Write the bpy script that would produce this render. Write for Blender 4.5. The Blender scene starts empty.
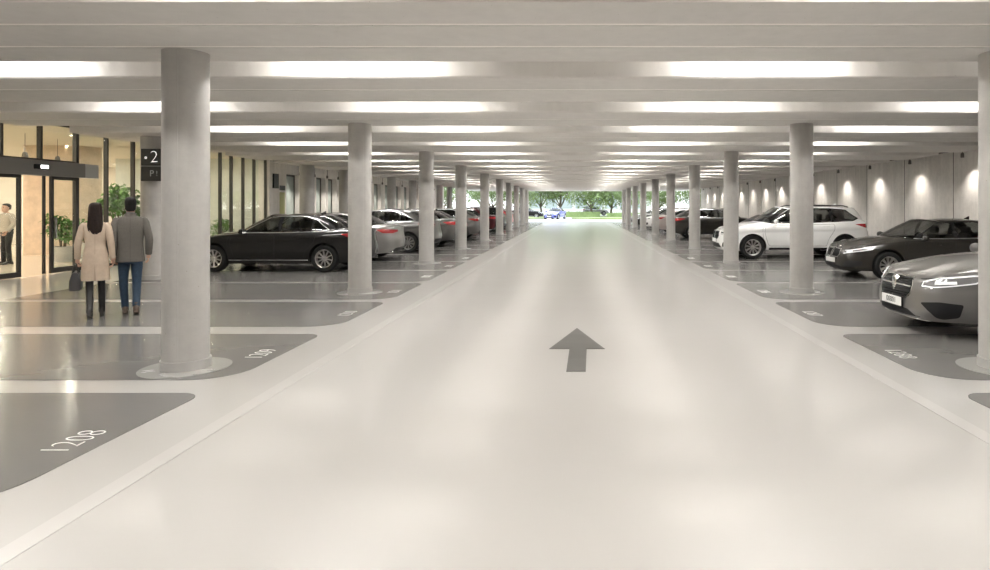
import bpy, bmesh, math, random
import numpy as np
from mathutils import Vector, Matrix
from mathutils.geometry import delaunay_2d_cdt
random.seed(7)
SC = bpy.context.scene
COL = SC.collection
PI = math.pi

# ------------------------------------------------------------ materials
def new_mat(name):
    m = bpy.data.materials.new(name); m.use_nodes = True
    nt = m.node_tree
    return m, nt, nt.nodes['Principled BSDF']

def pbr(name, col, rough=.5, metal=0., coat=0., coat_r=.05, spec=.5, emit=None, estr=0., noise=0., nscale=4., bump=0., bscale=40., rnoise=0.):
    m, nt, b = new_mat(name)
    b.inputs['Base Color'].default_value = (*col, 1)
    b.inputs['Roughness'].default_value = rough
    b.inputs['Metallic'].default_value = metal
    b.inputs['Coat Weight'].default_value = coat
    b.inputs['Coat Roughness'].default_value = coat_r
    b.inputs['Specular IOR Level'].default_value = spec
    if emit:
        b.inputs['Emission Color'].default_value = (*emit, 1)
        b.inputs['Emission Strength'].default_value = estr
    if noise or bump or rnoise:
        tc = nt.nodes.new('ShaderNodeTexCoord')
        if noise or rnoise:
            n = nt.nodes.new('ShaderNodeTexNoise'); n.inputs['Scale'].default_value = nscale
            n.inputs['Detail'].default_value = 6; n.inputs['Roughness'].default_value = .62
            nt.links.new(tc.outputs['Object'], n.inputs['Vector'])
        if noise:
            r = nt.nodes.new('ShaderNodeValToRGB')
            r.color_ramp.elements[0].position = .3; r.color_ramp.elements[1].position = .7
            r.color_ramp.elements[0].color = (*[c*(1-noise) for c in col], 1)
            r.color_ramp.elements[1].color = (*[min(1, c*(1+noise)) for c in col], 1)
            nt.links.new(n.outputs['Fac'], r.inputs['Fac']); nt.links.new(r.outputs['Color'], b.inputs['Base Color'])
        if rnoise:
            mr = nt.nodes.new('ShaderNodeMapRange')
            mr.inputs['From Min'].default_value = .3; mr.inputs['From Max'].default_value = .7
            mr.inputs['To Min'].default_value = max(0, rough-rnoise); mr.inputs['To Max'].default_value = rough+rnoise
            nt.links.new(n.outputs['Fac'], mr.inputs['Value']); nt.links.new(mr.outputs['Result'], b.inputs['Roughness'])
        if bump:
            n2 = nt.nodes.new('ShaderNodeTexNoise'); n2.inputs['Scale'].default_value = bscale
            n2.inputs['Detail'].default_value = 4
            nt.links.new(tc.outputs['Object'], n2.inputs['Vector'])
            bp = nt.nodes.new('ShaderNodeBump'); bp.inputs['Strength'].default_value = bump; bp.inputs['Distance'].default_value = .02
            nt.links.new(n2.outputs['Fac'], bp.inputs['Height']); nt.links.new(bp.outputs['Normal'], b.inputs['Normal'])
    return m

def glass(name, tint=(.9,.95,.93), refl=1.0, rough=.02):
    """thin architectural pane: tinted see-through with a Fresnel reflection"""
    m = bpy.data.materials.new(name); m.use_nodes = True; nt = m.node_tree; nt.nodes.clear()
    o = nt.nodes.new('ShaderNodeOutputMaterial'); t = nt.nodes.new('ShaderNodeBsdfTransparent'); g = nt.nodes.new('ShaderNodeBsdfGlossy')
    # Schlick reflectance of a thin sheet (same from both sides)
    f = nt.nodes.new('ShaderNodeLayerWeight'); f.inputs['Blend'].default_value = .5
    pw = nt.nodes.new('ShaderNodeMath'); pw.operation = 'POWER'; pw.inputs[1].default_value = 4.
    ml = nt.nodes.new('ShaderNodeMath'); ml.operation = 'MULTIPLY_ADD'; ml.inputs[1].default_value = .8; ml.inputs[2].default_value = .05*refl
    mx = nt.nodes.new('ShaderNodeMixShader')
    nt.links.new(f.outputs['Facing'], pw.inputs[0]); nt.links.new(pw.outputs[0], ml.inputs[0])
    t.inputs['Color'].default_value = (*tint, 1); g.inputs['Roughness'].default_value = rough
    nt.links.new(ml.outputs[0], mx.inputs[0]); nt.links.new(t.outputs[0], mx.inputs[1]); nt.links.new(g.outputs[0], mx.inputs[2])
    nt.links.new(mx.outputs[0], o.inputs['Surface'])
    return m

def emis(name, col, s):
    m, nt, b = new_mat(name)
    b.inputs['Base Color'].default_value = (*col, 1)
    b.inputs['Emission Color'].default_value = (*col, 1); b.inputs['Emission Strength'].default_value = s
    return m

# ------------------------------------------------------------ mesh collector
class MB:
    def __init__(s): s.v = []; s.f = []; s.m = []; s.sm = []
    def add(s, verts, faces, mi=0, smooth=False):
        o = len(s.v); s.v += [tuple(map(float, p)) for p in verts]
        for f in faces: s.f.append(tuple(i+o for i in f)); s.m.append(mi); s.sm.append(smooth)
        return s
    def box(s, c, d, mi=0, rz=0.):
        x, y, z = d[0]/2, d[1]/2, d[2]/2; cs, sn = math.cos(rz), math.sin(rz)
        vs = []
        for a in (-x, x):
            for b in (-y, y):
                for e in (-z, z): vs.append((c[0]+a*cs-b*sn, c[1]+a*sn+b*cs, c[2]+e))
        return s.add(vs, [(0,1,3,2),(4,6,7,5),(0,4,5,1),(2,3,7,6),(0,2,6,4),(1,5,7,3)], mi)
    def bbox(s, lo, hi, mi=0):
        return s.box([(a+b)/2 for a, b in zip(lo, hi)], [b-a for a, b in zip(lo, hi)], mi)
    def loft(s, rings, mi=0, smooth=True, cap=True, closed=True):
        n = len(rings[0]); vs = [p for r in rings for p in r]; fs = []
        for k in range(len(rings)-1):
            for i in range(n if closed else n-1):
                j = (i+1) % n
                fs.append((k*n+i, k*n+j, (k+1)*n+j, (k+1)*n+i))
        if cap: fs.append(tuple(range(n))[::-1]); fs.append(tuple(range((len(rings)-1)*n, len(rings)*n)))
        return s.add(vs, fs, mi, smooth)
    def lathe(s, prof, c=(0,0,0), axis='z', n=24, mi=0, smooth=True, cap=False):
        rings = []
        for r, h in prof:
            ring = []
            for i in range(n):
                a = 2*PI*i/n; p, q = r*math.cos(a), r*math.sin(a)
                ring.append((c[0]+p, c[1]+q, c[2]+h) if axis == 'z' else ((c[0]+p, c[1]+h, c[2]+q) if axis == 'y' else (c[0]+h, c[1]+p, c[2]+q)))
            rings.append(ring)
        return s.loft(rings, mi, smooth, cap)
    def tube(s, pts, r, n=8, mi=0, cap=True):
        pts = [Vector(p) for p in pts]; rs = r if isinstance(r, (list, tuple)) else [r]*len(pts)
        rings = []; up0 = None
        for k, p in enumerate(pts):
            d = (pts[min(k+1, len(pts)-1)]-pts[max(k-1, 0)]).normalized()
            if up0 is None: up0 = Vector((0,0,1)) if abs(d.z) < .9 else Vector((1,0,0))
            a = d.cross(up0).normalized(); b = a.cross(d).normalized(); up0 = b
            rings.append([p + (a*math.cos(2*PI*i/n) + b*math.sin(2*PI*i/n))*rs[k] for i in range(n)])
        return s.loft(rings, mi, True, cap)
    def extrude_poly(s, pts, off, mi=0):
        n = len(pts); a = [Vector(p) for p in pts]; o = Vector(off)
        vs = a + [p+o for p in a]
        fs = [tuple(range(n))[::-1], tuple(range(n, 2*n))] + [(i, (i+1) % n, n+(i+1) % n, n+i) for i in range(n)]
        return s.add(vs, fs, mi)
    def build(s, name, mats, parent=None, bevel=0., normals=True):
        me = bpy.data.meshes.new(name); me.from_pydata(s.v, [], s.f)
        for m in (mats if isinstance(mats, (list, tuple)) else [mats]): me.materials.append(m)
        me.polygons.foreach_set('material_index', s.m); me.polygons.foreach_set('use_smooth', s.sm)
        if normals:
            bm = bmesh.new(); bm.from_mesh(me); bmesh.ops.recalc_face_normals(bm, faces=bm.faces); bm.to_mesh(me); bm.free()
        me.update()
        if any(s.sm): me.set_sharp_from_angle(angle=math.radians(40))
        o = bpy.data.objects.new(name, me); COL.objects.link(o)
        if parent: o.parent = parent
        if bevel:
            b = o.modifiers.new('bevel', 'BEVEL'); b.width = bevel; b.segments = 2; b.limit_method = 'ANGLE'; b.angle_limit = math.radians(40)
        return o

def tag(o, label=None, cat=None, group=None, kind=None):
    if label: o['label'] = label
    if cat: o['category'] = cat
    if group: o['group'] = group
    if kind: o['kind'] = kind
    return o
def empty(name, loc=(0,0,0), rz=0., parent=None):
    o = bpy.data.objects.new(name, None); COL.objects.link(o); o.empty_display_size = .2
    o.location = loc; o.rotation_euler = (0, 0, rz)
    if parent: o.parent = parent
    return o
def copy_tree(o, parent=None, paint=None):
    c = o.copy(); COL.objects.link(c)
    if parent:
        c.parent = parent
    if paint and c.type == 'MESH':
        for i, sl in enumerate(c.material_slots):
            if sl.material and sl.material.name.startswith('paint'):
                sl.link = 'OBJECT'; sl.material = paint
    for ch in list(o.children): copy_tree(ch, c, paint)
    return c
def text_mesh(body, size, name, mat, parent=None, depth=.002, M=None, align='CENTER', sx=1.):
    cu = bpy.data.curves.new(name, 'FONT'); cu.body = body; cu.size = size; cu.extrude = depth
    cu.offset = -.008*size/.29 if size > .2 else 0; cu.align_x = align; cu.align_y = 'CENTER'
    t = bpy.data.objects.new(name, cu); COL.objects.link(t)
    dg = bpy.context.evaluated_depsgraph_get(); me = bpy.data.meshes.new_from_object(t.evaluated_get(dg))
    bpy.data.objects.remove(t)
    me.name = name; me.materials.clear(); me.materials.append(mat)
    if sx != 1.: me.transform(Matrix.Diagonal((sx, 1, 1, 1)))
    if M is not None: me.transform(M)
    o = bpy.data.objects.new(name, me); COL.objects.link(o)
    if parent: o.parent = parent
    return o
ORD = ['nearest','second','third','fourth','fifth','sixth','seventh','eighth','ninth','tenth','eleventh','twelfth','thirteenth','fourteenth','fifteenth','sixteenth','seventeenth','eighteenth','nineteenth','twentieth','twenty-first','twenty-second','twenty-third','twenty-fourth']

M = {}
M['white_concrete'] = pbr('pale_concrete', (.80,.78,.75), .75, noise=.07, nscale=1.6, bump=.12, bscale=30)
M['black'] = pbr('black_plastic', (.012,.012,.013), .5, spec=.2)
M['gloss_black'] = pbr('gloss_black', (.012,.012,.013), .12)
M['chrome'] = pbr('chrome', (.80,.80,.80), .15, 1.)
M['satin'] = pbr('satin_silver', (.68,.68,.69), .3, 1.)
M['rubber'] = pbr('tyre_rubber', (.012,.012,.012), .75, spec=.2)
M['rim'] = pbr('alloy_rim', (.60,.59,.58), .28, 1.)
M['rimdark'] = pbr('dark_wheel_disc', (.03,.03,.03), .6)  # even dark tone of the disc behind the spokes
M['carglass'] = glass('tinted_car_glass', (.42,.43,.42), 1.)
M['lampclear'] = pbr('headlamp_lens', (.30,.30,.31), .12, .6, coat=1)
M['drl'] = pbr('headlamp_reflector', (.85,.86,.88), .2, .0, emit=(1,1,1), estr=.12)
M['red'] = pbr('tail_lamp_red', (.28,.008,.012), .12, coat=1, emit=(1,.03,.04), estr=.02)
M['plate'] = pbr('plate_white', (.78,.78,.76), .4)
M['interior'] = pbr('car_interior', (.012,.012,.011), .8, spec=.2)
M['seat'] = pbr('seat_leather', (.05,.045,.04), .6)
M['caliper'] = pbr('red_caliper', (.5,.02,.02), .4)
# ------------------------------------------------------------ cars
def catmull(rows, n=48):
    rows = np.array(rows, float); k = len(rows); out = []
    # mirror rows beyond the ends about y=0 so the nose and tail are smooth across the centre line
    a = rows[1].copy(); b = rows[-2].copy()
    return rows, a, b
def dense(rows, ycols, per=30):
    rows = np.array(rows, float); K = len(rows)
    a = rows[1].copy(); b = rows[-2].copy()
    for c in ycols: a[c] *= -1; b[c] *= -1
    R = np.vstack([a, rows, b]); out = []
    for i in range(K-1):
        p0, p1, p2, p3 = R[i], R[i+1], R[i+2], R[i+3]
        d1 = (p2-p0)*.5; d2 = (p3-p1)*.5
        for j in range(per):
            t = j/per; h = (2*t**3-3*t**2+1, t**3-2*t**2+t, -2*t**3+3*t**2, t**3-t**2)
            out.append(h[0]*p1+h[1]*d1+h[2]*p2+h[3]*d2)
    out.append(rows[-1]); return np.array(out)
def smooth_prof(pts, n=80):
    t = np.linspace(0, 1, n); y = np.interp(t, [p[0] for p in pts], [p[1] for p in pts])
    for _ in range(3): y[1:-1] = (y[:-2]+2*y[1:-1]+y[2:])/4
    return t, y
PER = 30

class CarShape:
    def __init__(s, sp):
        s.sp = sp
        s.low = dense(sp['low'], [1], PER); s.gb = dense(sp['gb'], [1], PER); s.gt = dense(sp['gt'], [1], PER)
        for T in (s.low, s.gb, s.gt): T[:,1] = np.maximum(T[:,1], 0); T[0,1] = 0; T[-1,1] = 0
        s.vv = np.linspace(0, len(sp['low'])-1, len(s.low))
        def arc(T): return np.concatenate([[0], np.cumsum(np.hypot(*np.diff(T[:,:2], axis=0).T))])
        def nrm(T):
            q = T[:,:2]; m = np.array((1,-1)); E = np.vstack([q[12:0:-1]*m, q, q[-2:-14:-1]*m]); d = np.gradient(E, axis=0); n = np.stack([d[:,1], -d[:,0]], 1); n /= np.linalg.norm(n, axis=1)[:,None]+1e-9
            for _ in range(8): n[1:-1] = (n[:-2]+2*n[1:-1]+n[2:])/4
            n = n[12:-12]; n[0,1] = 0; n[-1,1] = 0
            return n/np.linalg.norm(n, axis=1)[:,None]
        s.sl = arc(s.low); s.nl = nrm(s.low); s.sg = arc(s.gb); s.ng = nrm(s.gb)
        s.pf = smooth_prof(sp['pf']); s.ps = smooth_prof(sp['ps']); s.pr = smooth_prof(sp['pr'])
        s.HS = .5
    def ev(s, T, v): return np.array([np.interp(v, s.vv, T[:,c]) for c in range(T.shape[1])])
    def lower(s, a, z):
        v = np.interp(a, s.sl, s.vv); x, y, zt, zb = s.ev(s.low, v); nx = np.interp(v, s.vv, s.nl[:,0]); ny = np.interp(v, s.vv, s.nl[:,1])
        t = min(1, max(0, (z-zb)/(zt-zb)))
        wf, ws, wr = max(0, nx)**2, ny*ny, max(0, -nx)**2
        ins = wf*np.interp(t, *s.pf) + ws*np.interp(t, *s.ps) + wr*np.interp(t, *s.pr)
        for xa in (s.sp['wx'][0], s.sp['wx'][1]):
            ins -= s.sp.get('flare', .018)*ws*math.exp(-((x-xa)**2+(z-.45)**2)/.16)*min(1,(1-t)*4)
        return np.array([x-nx*ins, y-ny*ins, z])
    def ttop(s, v):
        v = float(v); x, y, zt, zb = s.ev(s.low, v); return s.lower(np.interp(v, s.vv, s.sl), zt)
    def deck(s, v, r):
        T = s.ttop(v); G = s.ev(s.gb, v); w = 1-(1-r)**s.sp.get('hood_pow', 1.7)
        p = T*(1-r)+G*r; p[2] = T[2]*(1-w)+G[2]*w
        return p
    def green(s, a, h):
        t = h/s.HS; v = np.interp(a, s.sg, s.vv); B = s.ev(s.gb, v); T = s.ev(s.gt, v)
        nx = np.interp(v, s.vv, s.ng[:,0]); ny = np.interp(v, s.vv, s.ng[:,1])
        p = B*(1-t)+T*t; bl = .03*4*t*(1-t); p[0] += nx*bl; p[1] += ny*bl
        return p
    def roof(s, v, r):
        T = s.ev(s.gt, v); c = s.sp.get('roof_c', .12); y = T[1]*(1-r)
        return np.array([T[0], y, T[2]+c*(T[1]**2-y*y)])
    # domain helpers
    def S(s, q):
        k, a, z = q
        if k == 'x':
            xs = s.low[:,0][::-1]; return (float(np.interp(a, xs, s.sl[::-1])), z)
        half = len(s.low)//2
        if k == 'f': return (float(np.interp(a, s.low[:half,1], s.sl[:half])), z)
        if k == 'r': return (float(np.interp(a, s.low[half:,1][::-1], s.sl[half:][::-1])), z)
        if k == 's': return (a, z)
    def G(s, x, z):
        lo, hi = 3.2, 10.8
        def f(v):
            B = s.ev(s.gb, v); T = s.ev(s.gt, v); t = (z-B[2])/(T[2]-B[2]); return B[0]*(1-t)+T[0]*t, t
        for _ in range(30):
            m = (lo+hi)/2
            if f(m)[0] > x: lo = m
            else: hi = m
        v = (lo+hi)/2; return (float(np.interp(v, s.vv, s.sg)), f(v)[1]*s.HS)
    def GV(s, v, t): return (float(np.interp(v, s.vv, s.sg)), t*s.HS)

def inpoly(p, poly):
    x, y = p; c = False; n = len(poly)
    for i in range(n):
        x1, y1 = poly[i]; x2, y2 = poly[i-1]
        if (y1 > y) != (y2 > y) and x < (x2-x1)*(y-y1)/(y2-y1)+x1: c = not c
    return c
def fd_normal(f, a, b, ref):
    e = .006
    du = f(a+e, b)-f(a-e, b); dv = f(a, b+e)-f(a, b-e); n = np.cross(du, dv); l = np.linalg.norm(n)
    if l < 1e-12: return np.array(ref, float)
    n /= l
    return n if np.dot(n, ref) >= 0 else -n

def cdt_surface(outer, inner_pts, feats, f, reff, acc):
    """triangulate a 2-D domain with feature outlines, lift it with f, give every triangle the first feature that holds it"""
    vs = []; es = []
    def ring(poly, closed=True):
        o = len(vs); vs.extend(Vector(p) for p in poly)
        for i in range(len(poly)-(0 if closed else 1)): es.append((o+i, o+(i+1) % len(poly)))
    ring(outer)
    for _, poly in feats: ring(poly)
    vs.extend(Vector(p) for p in inner_pts)
    V, E, F, *_ = delaunay_2d_cdt(vs, es, [], 0, 1e-5)
    P = [f(p.x, p.y) for p in V]; N = [fd_normal(f, p.x, p.y, reff(p.x, p.y, q)) for p, q in zip(V, P)]
    base = len(acc['v']); acc['v'] += P; acc['n'] += N
    for t in F:
        c = ((V[t[0]].x+V[t[1]].x+V[t[2]].x)/3, (V[t[0]].y+V[t[1]].y+V[t[2]].y)/3)
        if not inpoly(c, outer): continue
        name = 'body'
        for nm, poly in feats:
            if inpoly(c, poly): name = nm; break
        if name is None: continue
        acc['f'].append((tuple(base+i for i in t), name))

def densify(poly, step=.06):
    out = []
    for i in range(len(poly)):
        a, b = np.array(poly[i]), np.array(poly[(i+1) % len(poly)]); n = max(1, int(np.linalg.norm(b-a)/step))
        out += [tuple(a+(b-a)*k/n) for k in range(n)]
    return out
def rounded(poly, r=.03, n=3):
    out = []
    K = len(poly)
    for i in range(K):
        p = np.array(poly[i]); a = np.array(poly[i-1]); b = np.array(poly[(i+1) % K])
        da, db = a-p, b-p; la, lb = np.linalg.norm(da), np.linalg.norm(db); rr = min(r, la*.45, lb*.45)
        s, e = p+da/la*rr, p+db/lb*rr
        for k in range(n+1):
            t = k/n; out.append(tuple((1-t)**2*s+2*t*(1-t)*p+t*t*e))
    return out

def build_car(sp, name, paint):
    S = CarShape(sp); acc = {'v': [], 'n': [], 'f': []}
    # ---- lower ring
    NV = 120; vs = np.linspace(0, S.vv[-1], NV)
    al = np.interp(vs, S.vv, S.sl); top = []; bot = []
    for v, a in zip(vs, al):
        r = S.ev(S.low, v); top.append((float(a), float(r[2]))); bot.append((float(a), float(r[3])))
    outer = top + bot[::-1]
    feats = []; R = sp['arch']
    for wx in sp['wx']:
        ca, _ = S.S(('x', wx, 0)); pl = []
        for k in range(33):
            t = -.35+(PI+.7)*k/32; pl.append((ca+R*math.cos(t), sp['wr']+.015+R*math.sin(t)))
        feats.append((None, pl))
    for nm, poly in sp['low_feats']:
        p = [S.S(q) for q in poly]
        feats.append((nm, densify(rounded(p, sp.get('rr', {}).get(nm, .03)) if nm not in ('front_door', 'rear_door') else rounded(p, .05), .07)))
    inner = []
    for i in range(1, NV-1):
        for k in range(1, 12):
            t = k/12.; inner.append((top[i][0]+.002*((i*7+k*3) % 5), bot[i][1]*(1-t)+top[i][1]*t))
    def refl(a, z, p):
        v = np.interp(a, S.sl, S.vv); return (np.interp(v, S.vv, S.nl[:,0]), np.interp(v, S.vv, S.nl[:,1]), 0)
    cdt_surface(outer, inner, feats, S.lower, refl, acc)
    # ---- deck
    def grid(f, nr, ref, tagf):
        base = len(acc['v'])
        for v in vs:
            for k in range(nr+1):
                r = k/nr; p = f(v, r)
                e = 1e-2; du = f(min(v+e, S.vv[-1]), r)-f(max(v-e, 0), r); dv = f(v, min(r+e, 1))-f(v, max(0, r-e)); n = np.cross(du, dv)
                l = np.linalg.norm(n); n = n/l if l > 1e-10 else np.array((0,0,1.))
                if n[2] < 0: n = -n
                acc['v'].append(p); acc['n'].append(n)
        for i in range(NV-1):
            for k in range(nr):
                a = base+i*(nr+1)+k; acc['f'].append(((a, a+1, a+nr+2, a+nr+1), tagf(vs[i], k/nr)))
    hv = sp.get('hood_v', 4.4)
    grid(S.deck, 10, None, lambda v, r: 'hood' if v < hv else 'body')
    grid(S.roof, 8, None, lambda v, r: 'roof_panel' if False else 'body')
    # ---- greenhouse
    ag = np.interp(vs, S.vv, S.sg)
    outer = [(float(a), 0.) for a in ag] + [(float(a), S.HS) for a in ag[::-1]]
    feats = []
    for nm, poly in sp['gl_feats']:
        p = [S.G(*q[1:]) if q[0] == 'x' else S.GV(*q[1:]) for q in poly]
        if nm in ('windshield', 'rear_window'): feats.append((nm, densify(p, .07)))
        else: feats.append((nm, densify(rounded(p, sp.get('rr', {}).get(nm, .03), 4), .07)))
    inner = [(float(a), S.HS*k/8) for a in ag[1:-1] for k in range(1, 8)]
    def refg(a, h, p):
        v = np.interp(a, S.sg, S.vv); return (np.interp(v, S.vv, S.ng[:,0]), np.interp(v, S.vv, S.ng[:,1]), .3)
    cdt_surface(outer, inner, feats, S.green, refg, acc)
    # ---- average normals of coincident points
    keys = {}; P = np.array(acc['v']); N = np.array(acc['n'])
    P[np.abs(P[:,1]) < 1e-4, 1] = 0; N[P[:,1] == 0, 1] = 0
    for i, p in enumerate(P): keys.setdefault(tuple(np.round(p, 3)), []).append(i)
    for ids in keys.values():
        if len(ids) > 1:
            n = N[ids].sum(0); l = np.linalg.norm(n)
            if l > 1e-6: N[ids] = n/l
    N /= np.linalg.norm(N, axis=1)[:,None]+1e-12
    # ---- to objects
    root = empty(name)
    MT = {'body': paint, 'hood': paint, 'front_door': paint, 'rear_door': paint, 'windshield': M['carglass'], 'rear_window': M['carglass'],
          'side_window': M['carglass'], 'quarter_window': M['carglass'], 'window_trim': M['gloss_black'], 'grille': M['black'], 'headlight': M['lampclear'], 'tail_light': M['red'],
          'air_intake': M['black'], 'bumper_insert': M['black'], 'rear_bumper_insert': M['black'], 'sill': M['black'], 'tail_panel': M['red'], 'fuel_flap': paint, 'rear_side_window': M['carglass']}
    both = {'front_door', 'rear_door', 'side_window', 'rear_side_window', 'quarter_window', 'headlight', 'tail_light', 'air_intake', 'window_trim'}
    def emit(nm, sides):
        used = {}; vo = []; no = []; fo = []
        for sd in sides:
            for f, t in acc['f']:
                if t != nm: continue
                g = []
                for i in f:
                    k = (i, sd)
                    if k not in used:
                        used[k] = len(vo); vo.append((P[i][0], P[i][1]*sd, P[i][2])); no.append((N[i][0], N[i][1]*sd, N[i][2]))
                    g.append(used[k])
                a, b, c = (np.array(vo[g[0]]), np.array(vo[g[1]]), np.array(vo[g[2]])); gn = np.cross(b-a, c-a)
                if np.dot(gn, no[g[0]]) < 0: g = g[::-1]
                if np.linalg.norm(gn) > 1e-9: fo.append(tuple(g))
        if not fo: return
        me = bpy.data.meshes.new(nm); me.from_pydata(vo, [], fo); me.materials.append(MT[nm])
        me.polygons.foreach_set('use_smooth', [True]*len(fo)); me.normals_split_custom_set_from_vertices(no)
        o = bpy.data.objects.new(nm, me); COL.objects.link(o); o.parent = root; return o
    for nm in sorted({t for _, t in acc['f']}):
        if nm in both:
            for sd in (1, -1): emit(nm, (sd,))
        else: emit(nm, (1, -1))
    # ---- applied strips: ribbon(surface fn, reference fn, domain polyline, width, lift)
    def ribbon(mb, f, ref, pl, w, lift, closed=False, sides=(1, -1), mi=0, taper=False):
        pl = densify(pl, .04) if closed else sum([[tuple(np.array(pl[i])+(np.array(pl[i+1])-np.array(pl[i]))*k/max(1, int(math.dist(pl[i], pl[i+1])/.04))) for k in range(max(1, int(math.dist(pl[i], pl[i+1])/.04)))] for i in range(len(pl)-1)], [])+[pl[-1]]
        n = len(pl)
        for sd in sides:
            rr = []
            for i, p in enumerate(pl):
                a = np.array(pl[(i-1) % n] if closed or i else pl[0]); b = np.array(pl[(i+1) % n] if closed or i < n-1 else pl[-1])
                d = (b-a)/(np.linalg.norm(b-a)+1e-9); q = np.array([-d[1], d[0]])*w/2
                if taper: q = q*(1-.8*abs(2*i/(n-1)-1)**3)
                c = np.array(p); l = f(*(c+q)); r = f(*(c-q)); nn = fd_normal(f, c[0], c[1], ref(c[0], c[1], l))
                rr.append([(z[0], z[1]*sd, z[2]) for z in (l-nn*.004, l+nn*lift, r+nn*lift, r-nn*.004)])
            if closed: rr.append(rr[0])
            mb.loft(rr, mi, False, not closed)
    LR = lambda mb, pts, w, lift, **k: ribbon(mb, S.lower, refl, [S.S(q) for q in pts], w, lift, **k)
    GR = lambda mb, pts, w, lift, **k: ribbon(mb, S.green, refg, [S.G(*q) for q in pts], w, lift, **k)
    def lpatch(mb, pts, lift, sides=(1, -1), mi=0):
        pl = densify([S.S(q) for q in pts], .05); n = len(pl)
        c = np.mean(pl, axis=0)
        for sd in sides:
            vs_ = []
            for s_ in (1., .0):
                for p in pl:
                    q = f = S.lower(*(c+(np.array(p)-c)*s_)); nn = fd_normal(S.lower, *(c+(np.array(p)-c)*s_), refl(*p, q)); q = q+nn*lift; vs_.append((q[0], q[1]*sd, q[2]))
            mb.add(vs_, [(i, (i+1) % n, n+(i+1) % n, n+i) for i in range(n)], mi, True)
    # gaps
    for sd in (1, -1):
        for nm, poly in sp['low_feats']:
            if nm in ('front_door', 'rear_door'):
                mb = MB(); ribbon(mb, S.lower, refl, rounded([S.S(q) for q in poly], .05), .007, .0012, closed=True, sides=(sd,)); mb.build('door_gap', M['black'], root)
        for q in sp.get('gaps', []): mb = MB(); LR(mb, q, .007, .0012, sides=(sd,)); mb.build('panel_gap', M['black'], root)
    mb = MB()
    if sp.get('chrome_dlo'): GR(mb, sp['chrome_dlo'], .022, .006, closed=True)
    if sp.get('belt'): GR(mb, sp['belt'], .02, .006)
    for q in sp.get('chrome_low', []): LR(mb, q, .016, .006)
    if mb.v: mb.build('chrome_trim', M['satin'], root)
    for sd in (1, -1):
        for pts, w in sp.get('drl', []): mb = MB(); LR(mb, pts, w, .004, sides=(sd,)); mb.build('headlight_strip', M['drl'], root)
    mb = MB()
    for pts, w in sp.get('bars', []): LR(mb, pts, w, .008)
    if mb.v: mb.build('grille_bar', M['chrome'], root)
    mb = MB()
    for pts, w in sp.get('darkbars', []): LR(mb, pts, w, .006)
    if mb.v: mb.build('grille_mesh', M['gloss_black'], root)
    for (sx, z, r, d) in sp.get('emblem', []):
        mb = MB(); x0 = S.lower(0 if sx > 0 else S.sl[-1], z)[0]
        mb.lathe([(0, .012), (r*.7, .014), (r, .006), (r, -.05)], (0,0,0), 'x', 20)
        mb.v = [(x0+(v[0] if sx > 0 else -v[0]), v[1], z+v[2]*d) for v in mb.v]; mb.build('emblem', M['chrome'], root)
    # handles
    for x, z in sp['handles']:
        for sd in (1, -1):
            mb = MB(); ribbon(mb, S.lower, refl, [S.S(('x', x+.11, z)), S.S(('x', x-.11, z))], .028, .022, sides=(sd,), taper=True); mb.build('door_handle', sp.get('handle_mat') or paint, root)
    # mirrors
    mx, my, mz = sp['mirror']
    for sd in (1, -1):
        mb = MB(); rings = []
        for k, (dy, s_) in enumerate([(-.02,.25), (.02,.75), (.08,1.), (.15,1.), (.20,.8), (.22,.4)]):
            rings.append([(mx+.02*k/5-.0+.055*s_*math.cos(t)*(1 if math.cos(t) > 0 else .6), sd*(my+dy), mz+.075*s_*math.sin(t)) for t in np.linspace(0, 2*PI, 16, endpoint=False)])
        mb.loft(rings); mb.tube([(mx, sd*(my-.13), mz-.07), (mx, sd*(my+.06), mz-.03)], .022)
        o = mb.build('side_mirror', paint, root)
        MB().add([(mx-.036+.02*0, sd*(my+.01), mz-.05), (mx-.036, sd*(my+.19), mz-.05), (mx-.036, sd*(my+.19), mz+.05), (mx-.036, sd*(my+.01), mz+.05)], [(0,1,2,3)]).build('mirror_glass', M['chrome'], o)
    # plate
    for sx, z, txt in sp['plates']:
        x0 = S.lower(0 if sx > 0 else S.sl[-1], z)[0]+sx*.004
        mb = MB(); mb.box((x0, 0, z), (.012, .50 if sx > 0 else .40, .115)); o = mb.build('license_plate', M['plate'], root, bevel=.004)
        mb = MB(); mb.box((x0-sx*.004, 0, z), (.01, .525 if sx > 0 else .42, .14)); mb.build('plate_holder', M['black'], root)
        if txt:
            Mx = Matrix.Translation((x0+sx*.007, 0, z)) @ Matrix.Rotation(sx*PI/2, 4, 'Z') @ Matrix.Rotation(PI/2, 4, 'X')
            text_mesh(txt, .10, 'plate_lettering', M['black'], o, .001, Mx)
    # underbody, arch liners, interior
    mb = MB(); zb = sp['low'][6][3]; L2 = sp['wx'][0]-.40; L3 = sp['wx'][1]+.40
    mb.bbox((L3, -.80, zb+.03), (L2, .80, zb+.16)); mb.bbox((L2-.01, -.52, zb+.05), (sp['low'][0][0]-.30, .52, zb+.36)); mb.bbox((sp['low'][-1][0]+.30, -.52, zb+.05), (L3+.01, .52, zb+.36))
    for q, x0 in ((1, sp['low'][0][0]-.42), (-1, sp['low'][-1][0]+.42)):
        mb.box((x0, 0, zb+.08), (.5, 1.2, .04))
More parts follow.
